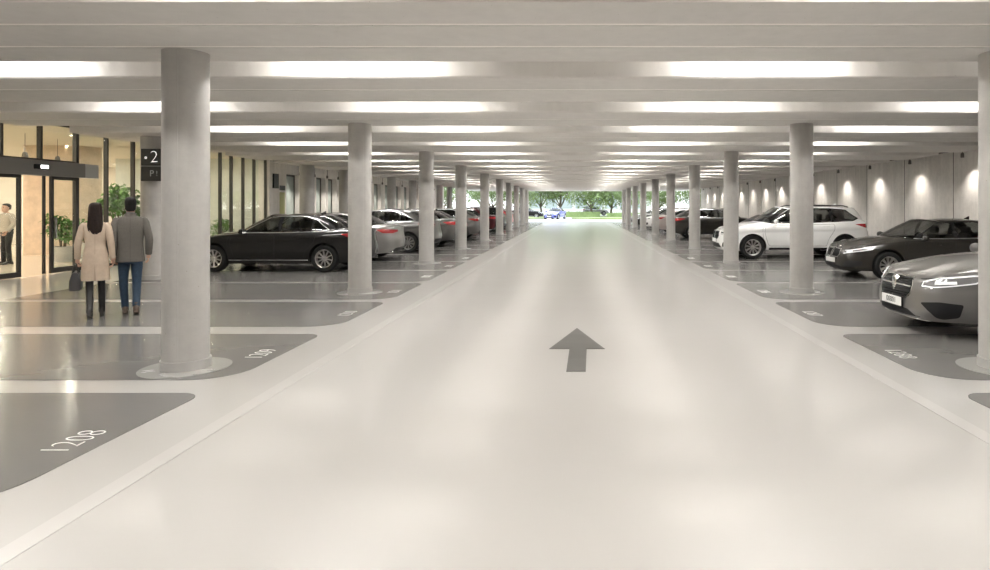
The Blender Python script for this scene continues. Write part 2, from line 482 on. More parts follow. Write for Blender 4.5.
    for wx in sp['wx']:
        ca, _ = S.S(('x', wx, 0))
        for sd in (1, -1):
            rr = []
            for k in range(25):
                t = -.3+(PI+.6)*k/24; a, z = ca+R*math.cos(t), max(sp['wr']+.015+R*math.sin(t), zb+.01)
                p = S.lower(a, z); rr.append([(p[0], sd*(p[1]-.002), z), (p[0], sd*(p[1]-.03), z), (p[0], sd*.45, z)])
            mb.loft(rr, closed=False, cap=False)
            c = [(q[2][0], q[2][1], q[2][2]) for q in rr]; mb.add(c, [tuple(range(len(c)))])
    mb.build('underbody', M['interior'], root)
    mb = MB(); g6 = sp['gb'][6]; fx = sp['gb'][4][0]; rx = sp['gb'][8][0]; zi = g6[2]
    mb.bbox((rx-.1, -.74, .33), (fx, .74, .38)); mb.box((fx-.02, 0, zi-.12), (.35, 1.42, .2)); mb.bbox((rx-.35, -.62, zi-.1), (rx+.05, .62, zi-.02))
    mb.lathe([(.16,0), (.185,.01), (.19,.03), (.17,.035), (.16,0)], (fx-.33, .37, zi-.02), 'x', 16)
    mb.build('cabin', M['interior'], root)
    for q, x0 in enumerate((fx-.95, fx-1.75)):
        for sd in (1, -1):
            mb = MB(); yy = sd*.37
            mb.loft([[(x0+.25+a*.25, yy+b*.23, z) for a, b in ((1,1),(-1,1),(-1,-1),(1,-1))] for z in (.38, .50, .55)], smooth=False)
            mb.loft([[(x0-.05-(z-.5)*.22+a*.06*w, yy+b*.22*w, z) for a, b in ((1,1),(-1,1),(-1,-1),(1,-1))] for z, w in ((.5,1), (.8,1), (1.0,.85), (1.04,.5))], smooth=False)
            mb.loft([[(x0-.19+a*.045*w, yy+b*.13*w, z) for a, b in ((1,1),(-1,1),(-1,-1),(1,-1))] for z, w in ((1.05,.7), (1.08,1), (1.19,1), (1.22,.7))], smooth=False)
            mb.tube([(x0-.17, yy, 1.0), (x0-.19, yy, 1.1)], .012)
            if sp.get('zseat'): mb.v = [(a, b, c+sp['zseat']*(c-.38)/.7) for a, b, c in mb.v]
            mb.build('seat', M['seat'], root, bevel=.02)
    # exhausts, antenna, roof rails
    for (y, z) in sp.get('exhaust', []):
        for sd in (1, -1):
            mb = MB(); x0 = sp['low'][-1][0]+.14; mb.lathe([(.03, .1), (.04, .09), (.042, -.06), (.036, -.06), (.034, .05)], (x0+.05, sd*y, z), 'x', 14); mb.build('exhaust_pipe', M['chrome'], root)
    ax, az = sp['fin']; mb = MB()
    mb.loft([[(ax+.08*w*a-.022*k, .016*w*b, az-.015+.024*k) for a, b in ((1,0),(0,1),(-1,0),(0,-1))] for k, w in enumerate((1., .75, .45, .2))], smooth=False)
    mb.build('antenna', sp.get('fin_mat') or paint, root)
    if sp.get('rails'):
        for sd in (1, -1):
            mb = MB(); pts = [(x, sd*y, z) for x, y, z in sp['rails']]; mb.tube(pts, .016); mb.build('roof_rail', M['black'], root)
    # wheels
    wr = sp['wr']; tw = .235
    def wheel_meshes():
        t = MB(); t.lathe([(wr-.13,-tw/2+.02), (wr-.11,-tw/2+.005), (wr-.03,-tw/2), (wr-.008,-tw/2+.02), (wr,-tw/2+.05), (wr,tw/2-.05), (wr-.008,tw/2-.02), (wr-.03,tw/2), (wr-.11,tw/2-.005), (wr-.13,tw/2-.02)], (0,0,0), 'y', 40)
        r = MB(); rr = wr-.115
        r.lathe([(rr-.015,-tw/2+.03), (rr+.006,-tw/2+.015), (rr+.004,-tw/2+.006), (rr-.012,-tw/2+.012), (rr-.022,-tw/2+.05), (rr-.03, tw/2-.02)], (0,0,0), 'y', 40)
        r.lathe([(0,-tw/2+.028), (.03,-tw/2+.028), (.04,-tw/2+.034), (.055,-tw/2+.05), (.06,-tw/2+.10)], (0,0,0), 'y', 20)
        ns = sp.get('spokes', 10)
        for k in range(ns):
            a = 2*PI*k/ns
            for da in ((-.09, .09) if sp.get('twin') else (0,)):
                a0, a1 = a, a+da; w0, w1 = (.012, .011) if sp.get('twin') else (.016, .013)
                c0 = np.array((math.cos(a0), math.sin(a0)))*.045; c1 = np.array((math.cos(a1), math.sin(a1)))*(rr-.014)
                d = (c1-c0)/np.linalg.norm(c1-c0); n = np.array((-d[1], d[0]))
                rings = []
                for c, w, y0 in ((c0, w0, -tw/2+.038), ((c0+c1)/2, (w0+w1)/2, -tw/2+.024), (c1, w1, -tw/2+.016)):
                    rings.append([(*(c+n*w)[:1], y0+.004, (c+n*w)[1]), (*(c+n*w*.5)[:1], y0-.004, (c+n*w*.5)[1]), (*(c-n*w*.5)[:1], y0-.004, (c-n*w*.5)[1]), (*(c-n*w)[:1], y0+.004, (c-n*w)[1]), (*(c-n*w)[:1], y0+.035, (c-n*w)[1]), (*(c+n*w)[:1], y0+.035, (c+n*w)[1])])
                r.loft(rings, smooth=False)
        b = MB(); b.lathe([(0,-tw/2+.10), (rr-.02,-tw/2+.10)], (0,0,0), 'y', 32); b.lathe([(.05,-tw/2+.085), (rr-.07,-tw/2+.085), (rr-.07,-tw/2+.10)], (0,0,0), 'y', 32)
        cl = MB(); pts = [(math.cos(t)*(rr-.055), -tw/2+.075, math.sin(t)*(rr-.055)) for t in np.linspace(2.3, 3.5, 7)]; cl.tube(pts, .028)
        return t, r, b, cl
    t, r, b, cl = wheel_meshes(); first = None
    yw = sp['wy']
    for wx in sp['wx']:
        for sd in (1, -1):
            if first is None:
                w = t.build('wheel', M['rubber'], root); r.build('rim', sp.get('rim') or M['rim'], w); b.build('brake_disc', M['rimdark'], w)
                if sp.get('caliper'): cl.build('brake_caliper', M['caliper'], w)
                first = w
            else: w = copy_tree(first, root)
            w.location = (wx, sd*yw, wr); w.rotation_euler = (0, random.uniform(0, 2) if False else .2, PI if sd > 0 else 0)
    return root

def mkpaint(name, col, metal=.35, rough=.32):
    m = pbr('paint_'+name, col, rough, metal, coat=1., coat_r=.03); b = m.node_tree.nodes['Principled BSDF']
    if max(col) < .05: b.inputs['Specular IOR Level'].default_value = .08; b.inputs['Coat IOR'].default_value = 1.33
    return m
P_BLACK = mkpaint('graphite', (.010,.0095,.009), 0., .4); P_GREY = mkpaint('grey', (.15,.146,.14), .5); P_DARK = mkpaint('charcoal', (.022,.020,.017), 0.)
P_WHITE = mkpaint('white', (.80,.80,.79), 0., .3); P_SILVER = mkpaint('silver', (.22,.213,.205), .5); P_MID = mkpaint('mid', (.085,.083,.079), .5)
P_RED = mkpaint('red', (.38,.02,.02), .2); P_MAROON = mkpaint('maroon', (.045,.008,.01), .2); P_ROSE = mkpaint('rose', (.40,.34,.32), .5); P_BLUE = mkpaint('blue', (.10,.12,.40), .3)

SIDE = [(0,.075), (.08,.035), (.2,.012), (.4,.0), (.6,.004), (.72,.012), (.80,.004), (.88,.012), (.95,.035), (1,.07)]
SEDAN = dict(
 low=[(2.38,0,.74,.20),(2.35,.34,.74,.19),(2.25,.60,.75,.19),(2.04,.79,.78,.20),(1.45,.895,.86,.20),(.75,.925,.915,.21),(0,.93,.93,.21),(-.8,.93,.95,.21),(-1.5,.91,.985,.21),(-2.0,.84,1.0,.24),(-2.25,.66,1.015,.26),(-2.36,.36,1.03,.27),(-2.39,0,1.035,.27)],
 gb=[(1.02,0,.99),(1.0,.25,.985),(.93,.5,.975),(.83,.66,.96),(.70,.755,.945),(.35,.80,.95),(-.1,.815,.955),(-.8,.81,.975),(-1.38,.76,1.0),(-1.66,.67,1.035),(-1.80,.5,1.055),(-1.86,.25,1.065),(-1.88,0,1.07)],
 gt=[(.22,0,1.415),(.21,.2,1.41),(.16,.38,1.40),(.08,.49,1.375),(-.02,.55,1.355),(-.2,.575,1.375),(-.5,.58,1.39),(-.85,.575,1.385),(-1.08,.55,1.355),(-1.15,.48,1.365),(-1.20,.36,1.378),(-1.22,.2,1.388),(-1.23,0,1.39)],
 pf=[(0,.12),(.08,.04),(.2,.0),(.4,.01),(.6,.035),(.75,.06),(.88,.10),(.95,.15),(1,.24)],
 ps=SIDE, pr=[(0,.12),(.12,.04),(.3,.0),(.5,.01),(.62,.04),(.8,.06),(.93,.05),(1,.09)],
 wx=(1.40,-1.40), wr=.335, arch=.375, wy=.80, hood_v=4.4,
 low_feats=[
  ('front_door', [('x',.86,.36),('x',.98,.70),('x',.93,.90),('x',-.14,.915),('x',-.14,.30),('x',.80,.30)]),
  ('rear_door', [('x',-.16,.30),('x',-.16,.915),('x',-1.20,.94),('x',-1.13,.72),('x',-.93,.52),('x',-.86,.30)]),
  ('headlight', [('f',.46,.585),('f',.60,.62),('x',1.72,.715),('x',1.66,.79),('x',1.95,.755),('f',.62,.69),('f',.44,.665)]),
  ('grille', [('s',-.01,.42),('s',.30,.42),('s',.36,.52),('s',.34,.66),('s',-.01,.68)]),
  ('bumper_insert', [('s',-.01,.24),('s',.38,.24),('s',.32,.36),('s',-.01,.37)]),
  ('air_intake', [('f',.50,.27),('f',.70,.29),('x',1.98,.34),('x',1.98,.44),('f',.66,.45),('f',.52,.40)]),
  ('tail_light', [('x',-1.93,.88),('x',-1.80,.93),('x',-2.02,.945),('r',.62,.93),('r',.30,.915),('r',.32,.86),('r',.62,.82),('x',-2.02,.83)]),
  ('rear_bumper_insert', [('r',0,.28),('r',.60,.28),('r',.50,.38),('r',0,.40)]),
 ],
 gl_feats=[
  ('windshield', [('v',-.1,.03),('v',3.62,.03),('v',3.58,.94),('v',-.1,.94)]),
  ('rear_window', [('v',12.1,.04),('v',9.0,.04),('v',9.3,.92),('v',12.1,.92)]),
  ('side_window', [('x',.62,.985),('x',.10,1.315),('x',-.20,1.345),('x',-.20,.985)]),
  ('rear_side_window', [('x',-.29,.985),('x',-.29,1.345),('x',-.80,1.34),('x',-1.02,1.27),('x',-1.02,1.0)]),
  ('quarter_window', [('x',-1.07,1.005),('x',-1.07,1.25),('x',-1.24,1.16),('x',-1.38,1.045)]),
  ('window_trim', [('x',.74,.965),('x',.06,1.345),('x',-.30,1.365),('x',-.86,1.358),('x',-1.12,1.28),('x',-1.48,1.03),('x',-1.25,.985)]),
 ],
 chrome_dlo=[(.74,.967),(.06,1.343),(-.30,1.362),(-.86,1.352),(-1.12,1.28),(-1.46,1.035),(-1.25,.99)],
 drl=[([('f',.48,.60),('f',.62,.625),('x',1.76,.715),('x',1.74,.765)],.018), ([('f',.50,.67),('f',.62,.685),('x',1.95,.74)],.012), ([('f',.56,.64),('f',.70,.67)],.045)],
 bars=[([('s',0,.55),('s',.34,.55)],.014), ([('s',0,.685),('s',.34,.665),('s',.365,.52),('s',.30,.415),('s',0,.415)],.016)],
 darkbars=[([('s',0,z),('s',.33,z)],.012) for z in (.45,.48,.51,.59,.62,.65)],
 chrome_low=[[('x',1.0,.30),('x',-1.0,.30)]],
 emblem=[(1,.60,.055,1.)], handles=[(.12,.83),(-.88,.855)], mirror=(.60,.885,.99),
 plates=[(1,.42,'')], exhaust=[(.55,.27)], fin=(-1.0,1.425), spokes=10,
 gaps=[[('x',1.02,.36),('x',1.04,.80),('x',.98,.905)], [('f',.45,.70),('x',1.9,.765)], [('r',.62,.94),('r',.60,1.0)], [('s',0,.235),('f',.5,.235)]],
)
import copy as _cp
def variant(base, **k):
    d = _cp.deepcopy({a: b for a, b in base.items() if not a.endswith('mat') and a != 'rim'}); d.update(k); return d
SPORT = variant(SEDAN,
 pf=[(0,.10),(.08,.03),(.2,.0),(.4,.005),(.6,.02),(.75,.04),(.88,.08),(.95,.13),(1,.24)],
 low_feats=[f for f in SEDAN['low_feats'] if f[0] not in ('grille','air_intake','headlight') and not (f[0] == 'bumper_insert' and f[1][0][0] == 's')]+[
  ('headlight', [('f',.50,.605),('f',.66,.60),('x',1.80,.665),('x',1.52,.80),('x',1.80,.795),('f',.66,.745),('f',.50,.68)]),
  ('grille', [('s',-.01,.455),('s',.30,.455),('s',.37,.52),('s',.38,.62),('s',.33,.695),('s',-.01,.70)]),
  ('bumper_insert', [('s',-.01,.225),('s',.46,.225),('s',.34,.315),('s',-.01,.325)]),
  ('air_intake', [('f',.52,.42),('f',.72,.45),('x',1.93,.43),('x',1.97,.27),('f',.74,.235),('f',.68,.25)])],
 drl=[([('f',.52,.62),('f',.67,.62),('x',1.80,.69),('x',1.62,.78),('x',1.82,.775),('f',.68,.725),('f',.53,.675),('f',.52,.62)],.014), ([('f',.66,.672),('x',2.0,.69)],.034)],
 bars=[([('s',0,.60),('s',.36,.595)],.018), ([('s',0,.705),('s',.33,.70),('s',.385,.62),('s',.375,.52),('s',.30,.45),('s',0,.45)],.012), ([('s',0,.195),('f',.60,.195)],.01)],
 darkbars=[([('s',0,z),('s',.35,z)],.010) for z in (.48,.51,.54,.57,.63,.655,.68)],
 emblem=[(1,.60,.052,2.1)], plates=[(1,.385,'00001')], caliper=True, chrome_dlo=None, belt=None)
KIDNEY = variant(SEDAN,
 low_feats=[f for f in SEDAN['low_feats'] if f[0] not in ('grille',)]+[('grille', [('s',.03,.50),('s',.30,.50),('s',.36,.58),('s',.32,.69),('s',.04,.70)])],
 bars=[([('s',.03,.50),('s',.30,.50),('s',.365,.58),('s',.325,.695),('s',.035,.705),('s',.03,.50)],.018)],
 darkbars=[([('s',a,.52),('s',a,.68)],.010) for a in (.07,.11,.15,.19,.23,.27)],
 emblem=[(1,.735,.035,1.)], chrome_dlo=None, belt=[(.72,.97),(-.3,.975),(-1.40,1.0)], twin=True)
def shiftz(rows, f): return [tuple(f(r)) for r in rows]
SUV = dict(
 low=[(2.36,0,.90,.26),(2.34,.34,.90,.25),(2.24,.60,.91,.25),(2.04,.80,.94,.25),(1.45,.91,1.01,.27),(.75,.94,1.05,.28),(0,.945,1.06,.28),(-.8,.945,1.08,.28),(-1.5,.93,1.11,.28),(-2.05,.87,1.14,.30),(-2.26,.68,1.15,.32),(-2.34,.36,1.155,.33),(-2.36,0,1.16,.33)],
 gb=[(1.12,0,1.13),(1.10,.25,1.125),(1.03,.5,1.115),(.93,.68,1.10),(.80,.78,1.085),(.45,.825,1.085),(0,.84,1.09),(-.8,.835,1.11),(-1.55,.81,1.14),(-1.98,.76,1.165),(-2.10,.58,1.175),(-2.15,.3,1.18),(-2.17,0,1.18)],
 gt=[(.38,0,1.615),(.37,.2,1.61),(.32,.40,1.60),(.23,.53,1.575),(.10,.60,1.55),(-.15,.63,1.57),(-.55,.64,1.59),(-1.1,.635,1.59),(-1.55,.62,1.575),(-1.80,.58,1.56),(-1.90,.42,1.57),(-1.93,.2,1.58),(-1.94,0,1.58)],
 pf=[(0,.14),(.08,.05),(.2,.0),(.4,.0),(.6,.02),(.75,.03),(.88,.06),(.95,.11),(1,.20)],
 ps=SIDE, pr=[(0,.12),(.12,.04),(.3,.0),(.5,.02),(.62,.05),(.8,.07),(.93,.09),(1,.12)],
 wx=(1.38,-1.42), wr=.36, arch=.405, wy=.81, hood_v=4.4, flare=.02, roof_c=.10, zseat=.12,
 low_feats=SEDAN['low_feats'][:0]+[
  ('front_door', [('x',.92,.45),('x',1.02,.80),('x',1.0,1.03),('x',-.08,1.045),('x',-.08,.40),('x',.86,.40)]),
  ('rear_door', [('x',-.10,.40),('x',-.10,1.045),('x',-1.12,1.075),('x',-1.10,.88),('x',-.92,.62),('x',-.86,.40)]),
  ('headlight', [('f',.50,.74),('f',.62,.74),('x',1.95,.80),('x',1.80,.90),('x',1.98,.90),('f',.62,.87),('f',.50,.84)]),
  ('grille', [('s',.02,.60),('s',.34,.60),('s',.42,.70),('s',.38,.83),('s',.03,.84)]),
  ('bumper_insert', [('s',-.01,.33),('s',.55,.33),('s',.45,.47),('s',-.01,.48)]),
  ('air_intake', [('f',.58,.35),('f',.72,.36),('x',2.0,.40),('x',2.02,.55),('f',.70,.55),('f',.60,.48)]),
  ('tail_light', [('x',-1.90,1.02),('x',-1.74,1.07),('x',-2.05,1.09),('r',.66,1.08),('r',.42,1.07),('r',.44,1.01),('r',.66,.96),('x',-2.08,.96)]),
  ('rear_bumper_insert', [('r',0,.35),('r',.64,.35),('r',.54,.50),('r',0,.52)]),
  ('sill', [('x',.88,.26),('x',.90,.35),('x',-.92,.35),('x',-.90,.26)])],
 gl_feats=[
  ('windshield', [('v',-.1,.03),('v',3.62,.03),('v',3.58,.94),('v',-.1,.94)]),
  ('rear_window', [('v',12.1,.08),('v',9.7,.08),('v',9.75,.88),('v',12.1,.88)]),
  ('side_window', [('x',.72,1.125),('x',.22,1.50),('x',-.13,1.535),('x',-.13,1.125)]),
  ('rear_side_window', [('x',-.22,1.125),('x',-.22,1.535),('x',-1.02,1.535),('x',-1.06,1.15)]),
  ('quarter_window', [('x',-1.13,1.155),('x',-1.10,1.53),('x',-1.50,1.50),('x',-1.82,1.26),('x',-1.70,1.19)]),
  ('window_trim', [('x',.86,1.10),('x',.18,1.53),('x',-.3,1.555),('x',-1.15,1.555),('x',-1.55,1.52),('x',-1.90,1.25),('x',-1.72,1.165)])],
 drl=[([('f',.52,.76),('f',.64,.76),('x',1.98,.81)],.02), ([('f',.54,.83),('f',.64,.84),('x',2.0,.87)],.02)],
 bars=[([('s',.02,.60),('s',.34,.60),('s',.425,.70),('s',.385,.835),('s',.025,.845),('s',.02,.60)],.014)],
 darkbars=[([('s',a,.62),('s',a,.82)],.012) for a in (.07,.12,.17,.22,.27,.32)],
 emblem=[(1,.885,.035,1.)], handles=[(.12,.98),(-.86,1.01)], mirror=(.70,.91,1.15), plates=[(1,.55,'')],
 exhaust=[], fin=(-1.45,1.665), spokes=10, twin=True,
 rails=[(.05,.60,1.60),(-.1,.62,1.645),(-.8,.63,1.655),(-1.5,.61,1.635),(-1.65,.59,1.60)],
 gaps=[[('x',1.06,.45),('x',1.08,.90),('x',1.04,1.04)], [('x',-.05,.32),('x',-.9,.32)]],
)
# fastback crossover / liftback with a high tail
FAST = variant(SUV,
 low=[(r[0], r[1], r[2]-.07, r[3]-.03) for r in SUV['low']],
 gb=[(r[0], r[1], r[2]-.07) for r in SUV['gb'][:9]]+[(-1.85,.74,1.08),(-2.02,.56,1.09),(-2.08,.3,1.10),(-2.10,0,1.10)],
 gt=[(.33,0,1.50),(.32,.2,1.495),(.27,.39,1.485),(.18,.51,1.46),(.05,.575,1.44),(-.2,.60,1.46),(-.5,.61,1.475),(-.85,.60,1.475),(-1.15,.57,1.44),(-1.28,.50,1.44),(-1.36,.38,1.45),(-1.40,.2,1.46),(-1.41,0,1.465)],
 gl_feats=[
  ('windshield', [('v',-.1,.03),('v',3.62,.03),('v',3.58,.94),('v',-.1,.94)]),
  ('rear_window', [('v',12.1,.08),('v',9.5,.08),('v',9.5,.90),('v',12.1,.90)]),
  ('side_window', [('x',.66,1.055),('x',.16,1.40),('x',-.13,1.43),('x',-.13,1.055)]),
  ('rear_side_window', [('x',-.22,1.055),('x',-.22,1.43),('x',-.95,1.425),('x',-1.06,1.38),('x',-1.06,1.075)]),
  ('quarter_window', [('x',-1.12,1.08),('x',-1.12,1.36),('x',-1.35,1.25),('x',-1.55,1.12)]),
  ('window_trim', [('x',.80,1.03),('x',.12,1.43),('x',-.3,1.45),('x',-.95,1.45),('x',-1.18,1.385),('x',-1.66,1.11),('x',-1.5,1.075)])],
 chrome_dlo=[(.80,1.032),(.12,1.428),(-.3,1.447),(-.95,1.443),(-1.18,1.38),(-1.64,1.115),(-1.5,1.08)],
 rails=None, fin=(-1.15,1.50), mirror=(.70,.91,1.09), wr=.345, arch=.385, zseat=.05)
FAST['low_feats'] = [(n, [(q[0], q[1], q[2]-(.07 if q[2] > .5 else .03)) for q in p]) for n, p in SUV['low_feats']]
for k in ('drl', 'bars', 'darkbars'): FAST[k] = [([(q[0], q[1], q[2]-.07) for q in p], w) for p, w in SUV[k]]
FAST['handles'] = [(.12,.91),(-.86,.94)]; FAST['emblem'] = [(1,.815,.035,1.)]; FAST['plates'] = [(1,.5,'')]
# ------------------------------------------------------------ people
def skin_np(chains, levels=1):
    """chains: list of (points, radii, edges or None); returns verts, faces of the evaluated skin"""
    V = []; F = []
    for pts, rad, edges in chains:
        me = bpy.data.meshes.new('sk'); n = len(pts)
        me.from_pydata([tuple(p) for p in pts], edges or [(i, i+1) for i in range(n-1)], [])
        o = bpy.data.objects.new('sk', me); COL.objects.link(o)
        bm = bmesh.new(); bm.from_mesh(me); ly = bm.verts.layers.skin.verify()
        bm.verts.ensure_lookup_table()
        for i, v in enumerate(bm.verts):
            r = rad[i]; v[ly].radius = (r, r) if not isinstance(r, tuple) else r; v[ly].use_root = (i == 0)
        bm.to_mesh(me); bm.free()
        o.modifiers.new('s', 'SKIN'); sb = o.modifiers.new('u', 'SUBSURF'); sb.levels = levels; sb.render_levels = levels
        dg = bpy.context.evaluated_depsgraph_get(); m2 = bpy.data.meshes.new_from_object(o.evaluated_get(dg))
        b = len(V); V += [tuple(v.co) for v in m2.vertices]; F += [tuple(i+b for i in p.vertices) for p in m2.polygons]
        bpy.data.objects.remove(o)
    return V, F
def lerp(a, b, t): return tuple(x*(1-t)+y*t for x, y in zip(a, b))
def ell(c, rx, ry, n=20, z=None, sq=1.): 
    out = []
    for i in range(n):
        a = 2*PI*i/n; ca, sa = math.cos(a), math.sin(a)
        out.append((c[0]+rx*math.copysign(abs(ca)**sq, ca), c[1]+ry*math.copysign(abs(sa)**sq, sa), c[2] if z is None else z))
    return out
def rings_z(rows, n=24, wob=0., sq=.85, ph=0.):
    R = []
    for k, (z, cx, cy, rx, ry) in enumerate(rows):
        r = ell((cx, cy, z), rx, ry, n, sq=sq)
        if wob: r = [(p[0]+wob*math.sin(5*2*PI*i/n+ph+z*3)*(1-z/1.8), p[1]+wob*math.cos(4*2*PI*i/n+z*4)*(1-z/1.8), p[2]) for i, p in enumerate(r)]
        R.append(r)
    return R
def resample(rows, n):
    rows = np.array(rows, float); t = np.linspace(0, len(rows)-1, n); R = np.vstack([2*rows[0]-rows[1], rows, 2*rows[-1]-rows[-2]]); out = []
    for u in t:
        i = min(int(u), len(rows)-2); f = u-i; p0, p1, p2, p3 = R[i:i+4]
        out.append(tuple(.5*((2*p1)+(p2-p0)*f+(2*p0-5*p1+4*p2-p3)*f*f+(3*p1-p0-3*p2+p3)*f**3)))
    return out

def head_geo(c, s=1.):
    """skull, jaw, ears and nose facing +Y; c = centre of the head"""
    mb = MB(); rows = []
    prof = [(-.125,.035,.03,.045),(-.115,.05,.035,.04),(-.09,.062,.065,.025),(-.06,.068,.082,.012),(-.03,.072,.09,.004),(0,.076,.095,0),(.03,.078,.099,-.004),(.06,.076,.098,-.008),(.085,.066,.086,-.01),(.105,.048,.063,-.01),(.118,.022,.03,-.01)]
    mb.loft([ell((c[0], c[1]+dy*s, c[2]+z*s), rx*s, ry*s, 20) for z, rx, ry, dy in prof])
    mb.loft([[(c[0]+x*s, c[1]+y*s, c[2]+z*s) for x, y in ((-w,.08),(0,.085+d),(w,.08),(0,.07))] for z, w, d in ((.03,.006,.012),(.0,.009,.022),(-.022,.014,.030),(-.032,.012,.016))], smooth=True)
    for sd in (1, -1): mb.loft([ell((c[0]+sd*(.074+x)*s, c[1]-.008*s, c[2]-.005*s), .008*s, .018*s*k, 8) for x, k in ((0,1),)] + [[(c[0]+sd*.082*s+.004*math.cos(t)*s, c[1]+(-.012+.016*math.cos(t))*s, c[2]+(.0+.032*math.sin(t))*s) for t in np.linspace(0, 2*PI, 8, endpoint=False)]])
    return mb

def hand_chains(wr, d, palm, side, curl=.5, L=.085):
    """wrist, direction of the hand, direction the palm faces, thumb side vector"""
    wr = np.array(wr, float); d = np.array(d, float); d /= np.linalg.norm(d); p = np.array(palm, float); p -= d*np.dot(p, d); p /= np.linalg.norm(p)
    s = np.array(side, float); s -= d*np.dot(s, d)+p*np.dot(s, p); s /= np.linalg.norm(s)
    ch = [([wr-d*.02, wr+d*.03, wr+d*.075], [(.024,.019), (.034,.017), (.036,.015)], None)]
    for k, (o, ln) in enumerate(((.028,.068), (.010,.078), (-.009,.072), (-.027,.056))):
        a = wr+d*.06+s*o*.8; b = wr+d*.095+s*o; q = d*math.cos(curl*.8)+p*math.sin(curl*.8); c = b+q*ln*.5; q2 = d*math.cos(curl*1.8)+p*math.sin(curl*1.8); e = c+q2*ln*.5
        ch.append(([a, b, c, e], [.010,.0095,.009,.0075], None))
    a = wr+d*.02+s*.02; b = wr+d*.045+s*.045+p*.01; c = wr+d*.075+s*.055+p*.025; e = wr+d*.10+s*.05+p*.035
    ch.append(([a, b, c, e], [.012,.0115,.010,.008], None))
    return ch

def person(name, J, female=False, skin=None):
    """J: joints; returns root with the body mesh"""
    root = empty(name)
    g = lambda k: np.array(J[k], float)
    pts = [g('pelvis'), g('waist'), g('chest'), g('neck0'), g('neck1'), g('shL'), g('elL'), g('wrL'), g('shR'), g('elR'), g('wrR'), g('hipL'), g('knL'), g('anL'), g('hipR'), g('knR'), g('anR')]
    k = .88 if female else 1.
    rad = [(.14*k,.10*k), (.115*k,.085*k), (.15*k,.10*k), (.065*k,.06*k), .052*k, .06*k, .042*k, .026*k, .06*k, .042*k, .026*k, .088*k, .056*k, .036*k, .088*k, .056*k, .036*k]
    ed = [(0,1),(1,2),(2,3),(3,4),(2,5),(5,6),(6,7),(2,8),(8,9),(9,10),(0,11),(11,12),(12,13),(0,14),(14,15),(15,16)]
    ch = [(pts, rad, ed)]
    for s_, sg in (('L', -1), ('R', 1)):
        d = g('wr'+s_)-g('el'+s_); ch += hand_chains(g('wr'+s_), J.get('hd'+s_, d), J.get('palm'+s_, (-sg, 0, 0)), J.get('th'+s_, (0, 1, 0)), J.get('curl'+s_, .5))
    V, F = skin_np(ch); h = head_geo(J['head'], J.get('hs', 1.))
    mb = MB(); mb.add(V, F, 0, True); mb.add(h.v, h.f, 0, True)
    c = J['head']; hs = J.get('hs', 1.)
    for sd in (1, -1):
        mb.lathe([(0,.012),(.007,.010),(.011,.003),(.012,-.004)], (c[0]+sd*.030*hs, c[1]+.079*hs, c[2]+.012*hs), 'y', 10, 1)
        mb.bbox((c[0]+sd*.030*hs-.016, c[1]+.082*hs, c[2]+.030*hs), (c[0]+sd*.030*hs+.016, c[1]+.094*hs, c[2]+.036*hs), 1)
    mb.bbox((c[0]-.022, c[1]+.085*hs, c[2]-.066*hs), (c[0]+.022, c[1]+.094*hs, c[2]-.058*hs), 2)
    mb.build('body', [skin or M['skin'], M['eye'], M['lip']], root)
    return root
def sleeve(mb, J, s, r0, r1, r2, n=14, ext=.0, mi=0):
    a, b, c = (np.array(J[k+s], float) for k in ('sh', 'el', 'wr')); a0 = a+np.array((0,0,.0))
    i = np.array((-.022 if a[0] > 0 else .022, 0, 0)); k = lambda z: a+(b-a)*z
    pts = [k(-.05)+i*1.6, k(-.035)+i*1.5, k(.0)+i*1.1, k(.07)+i*.6, k(.18)+i*.2, k(.5), b+(a-b)*.12, b+(c-b)*.12, (b+c)/2, c+(c-b)*ext]
    mb.tube([tuple(p) for p in pts], [r0*.25, r0*.55, r0*.85, r0, r0*1.02, (r0+r1)/2, r1, r1, (r1+r2)/2, r2], n, mi)
def leg_cloth(mb, J, s, r, n=16, end=.0, mi=0):
    h, k, a = (np.array(J[q+s], float) for q in ('hip', 'kn', 'an')); e = a+(k-a)*end
    pts = [h+np.array((0,0,.08)), h, (h+k)/2, k+(h-k)*.1, k+(a-k)*.1, (k+a)/2, e]
    mb.tube([tuple(p) for p in pts], r, n, mi)
def shoe(mb, an, yaw=0., L=.27, heel=.02, pitch=0., shaft=0., w=.046, mi=0):
    """a boot built around the ankle point, toe towards +Y"""
    v = MB()
    rows = [(-.075,.6,.055,.0),(-.06,.85,.075,.0),(-.02,1.,.085,.0),(.03,1.,.078,0),(.08,1.05,.058,0),(.13,1.08,.046,0),(.17,.9,.04,0),(.195,.5,.03,0)]
    k = L/.27
    v.loft([[(w*ww*math.cos(t)*(1.0), y*k, heel*(1 if y < .08 else max(.2, 1-(y-.08)*8))+ (hh*(.5+.5*math.sin(t)) )) for t in np.linspace(0, 2*PI, 14, endpoint=False)] for y, ww, hh, _ in rows])
    v.bbox((-w*.75, -.072*k, -.005), (w*.75, -.01, heel+.01)); v.bbox((-w*.9, .04*k, -.004), (w*.9, .17*k, .012))
    v.tube([(0,-.012,.05), (0,-.008,.10+shaft*.3), (0,-.005,.11+shaft)], [.05,.046,.05+.006*(shaft > .1)], 14)
    cs, sn, cp, sp_ = math.cos(yaw), math.sin(yaw), math.cos(pitch), math.sin(pitch); out = []
    for x, y, z in v.v:
        z -= .09; y, z = y*cp+z*sp_, -y*sp_+z*cp; x, y = x*cs-y*sn, x*sn+y*cs
        out.append((an[0]+x, an[1]+y, an[2]+z))
    return mb.add(out, v.f, mi, True)

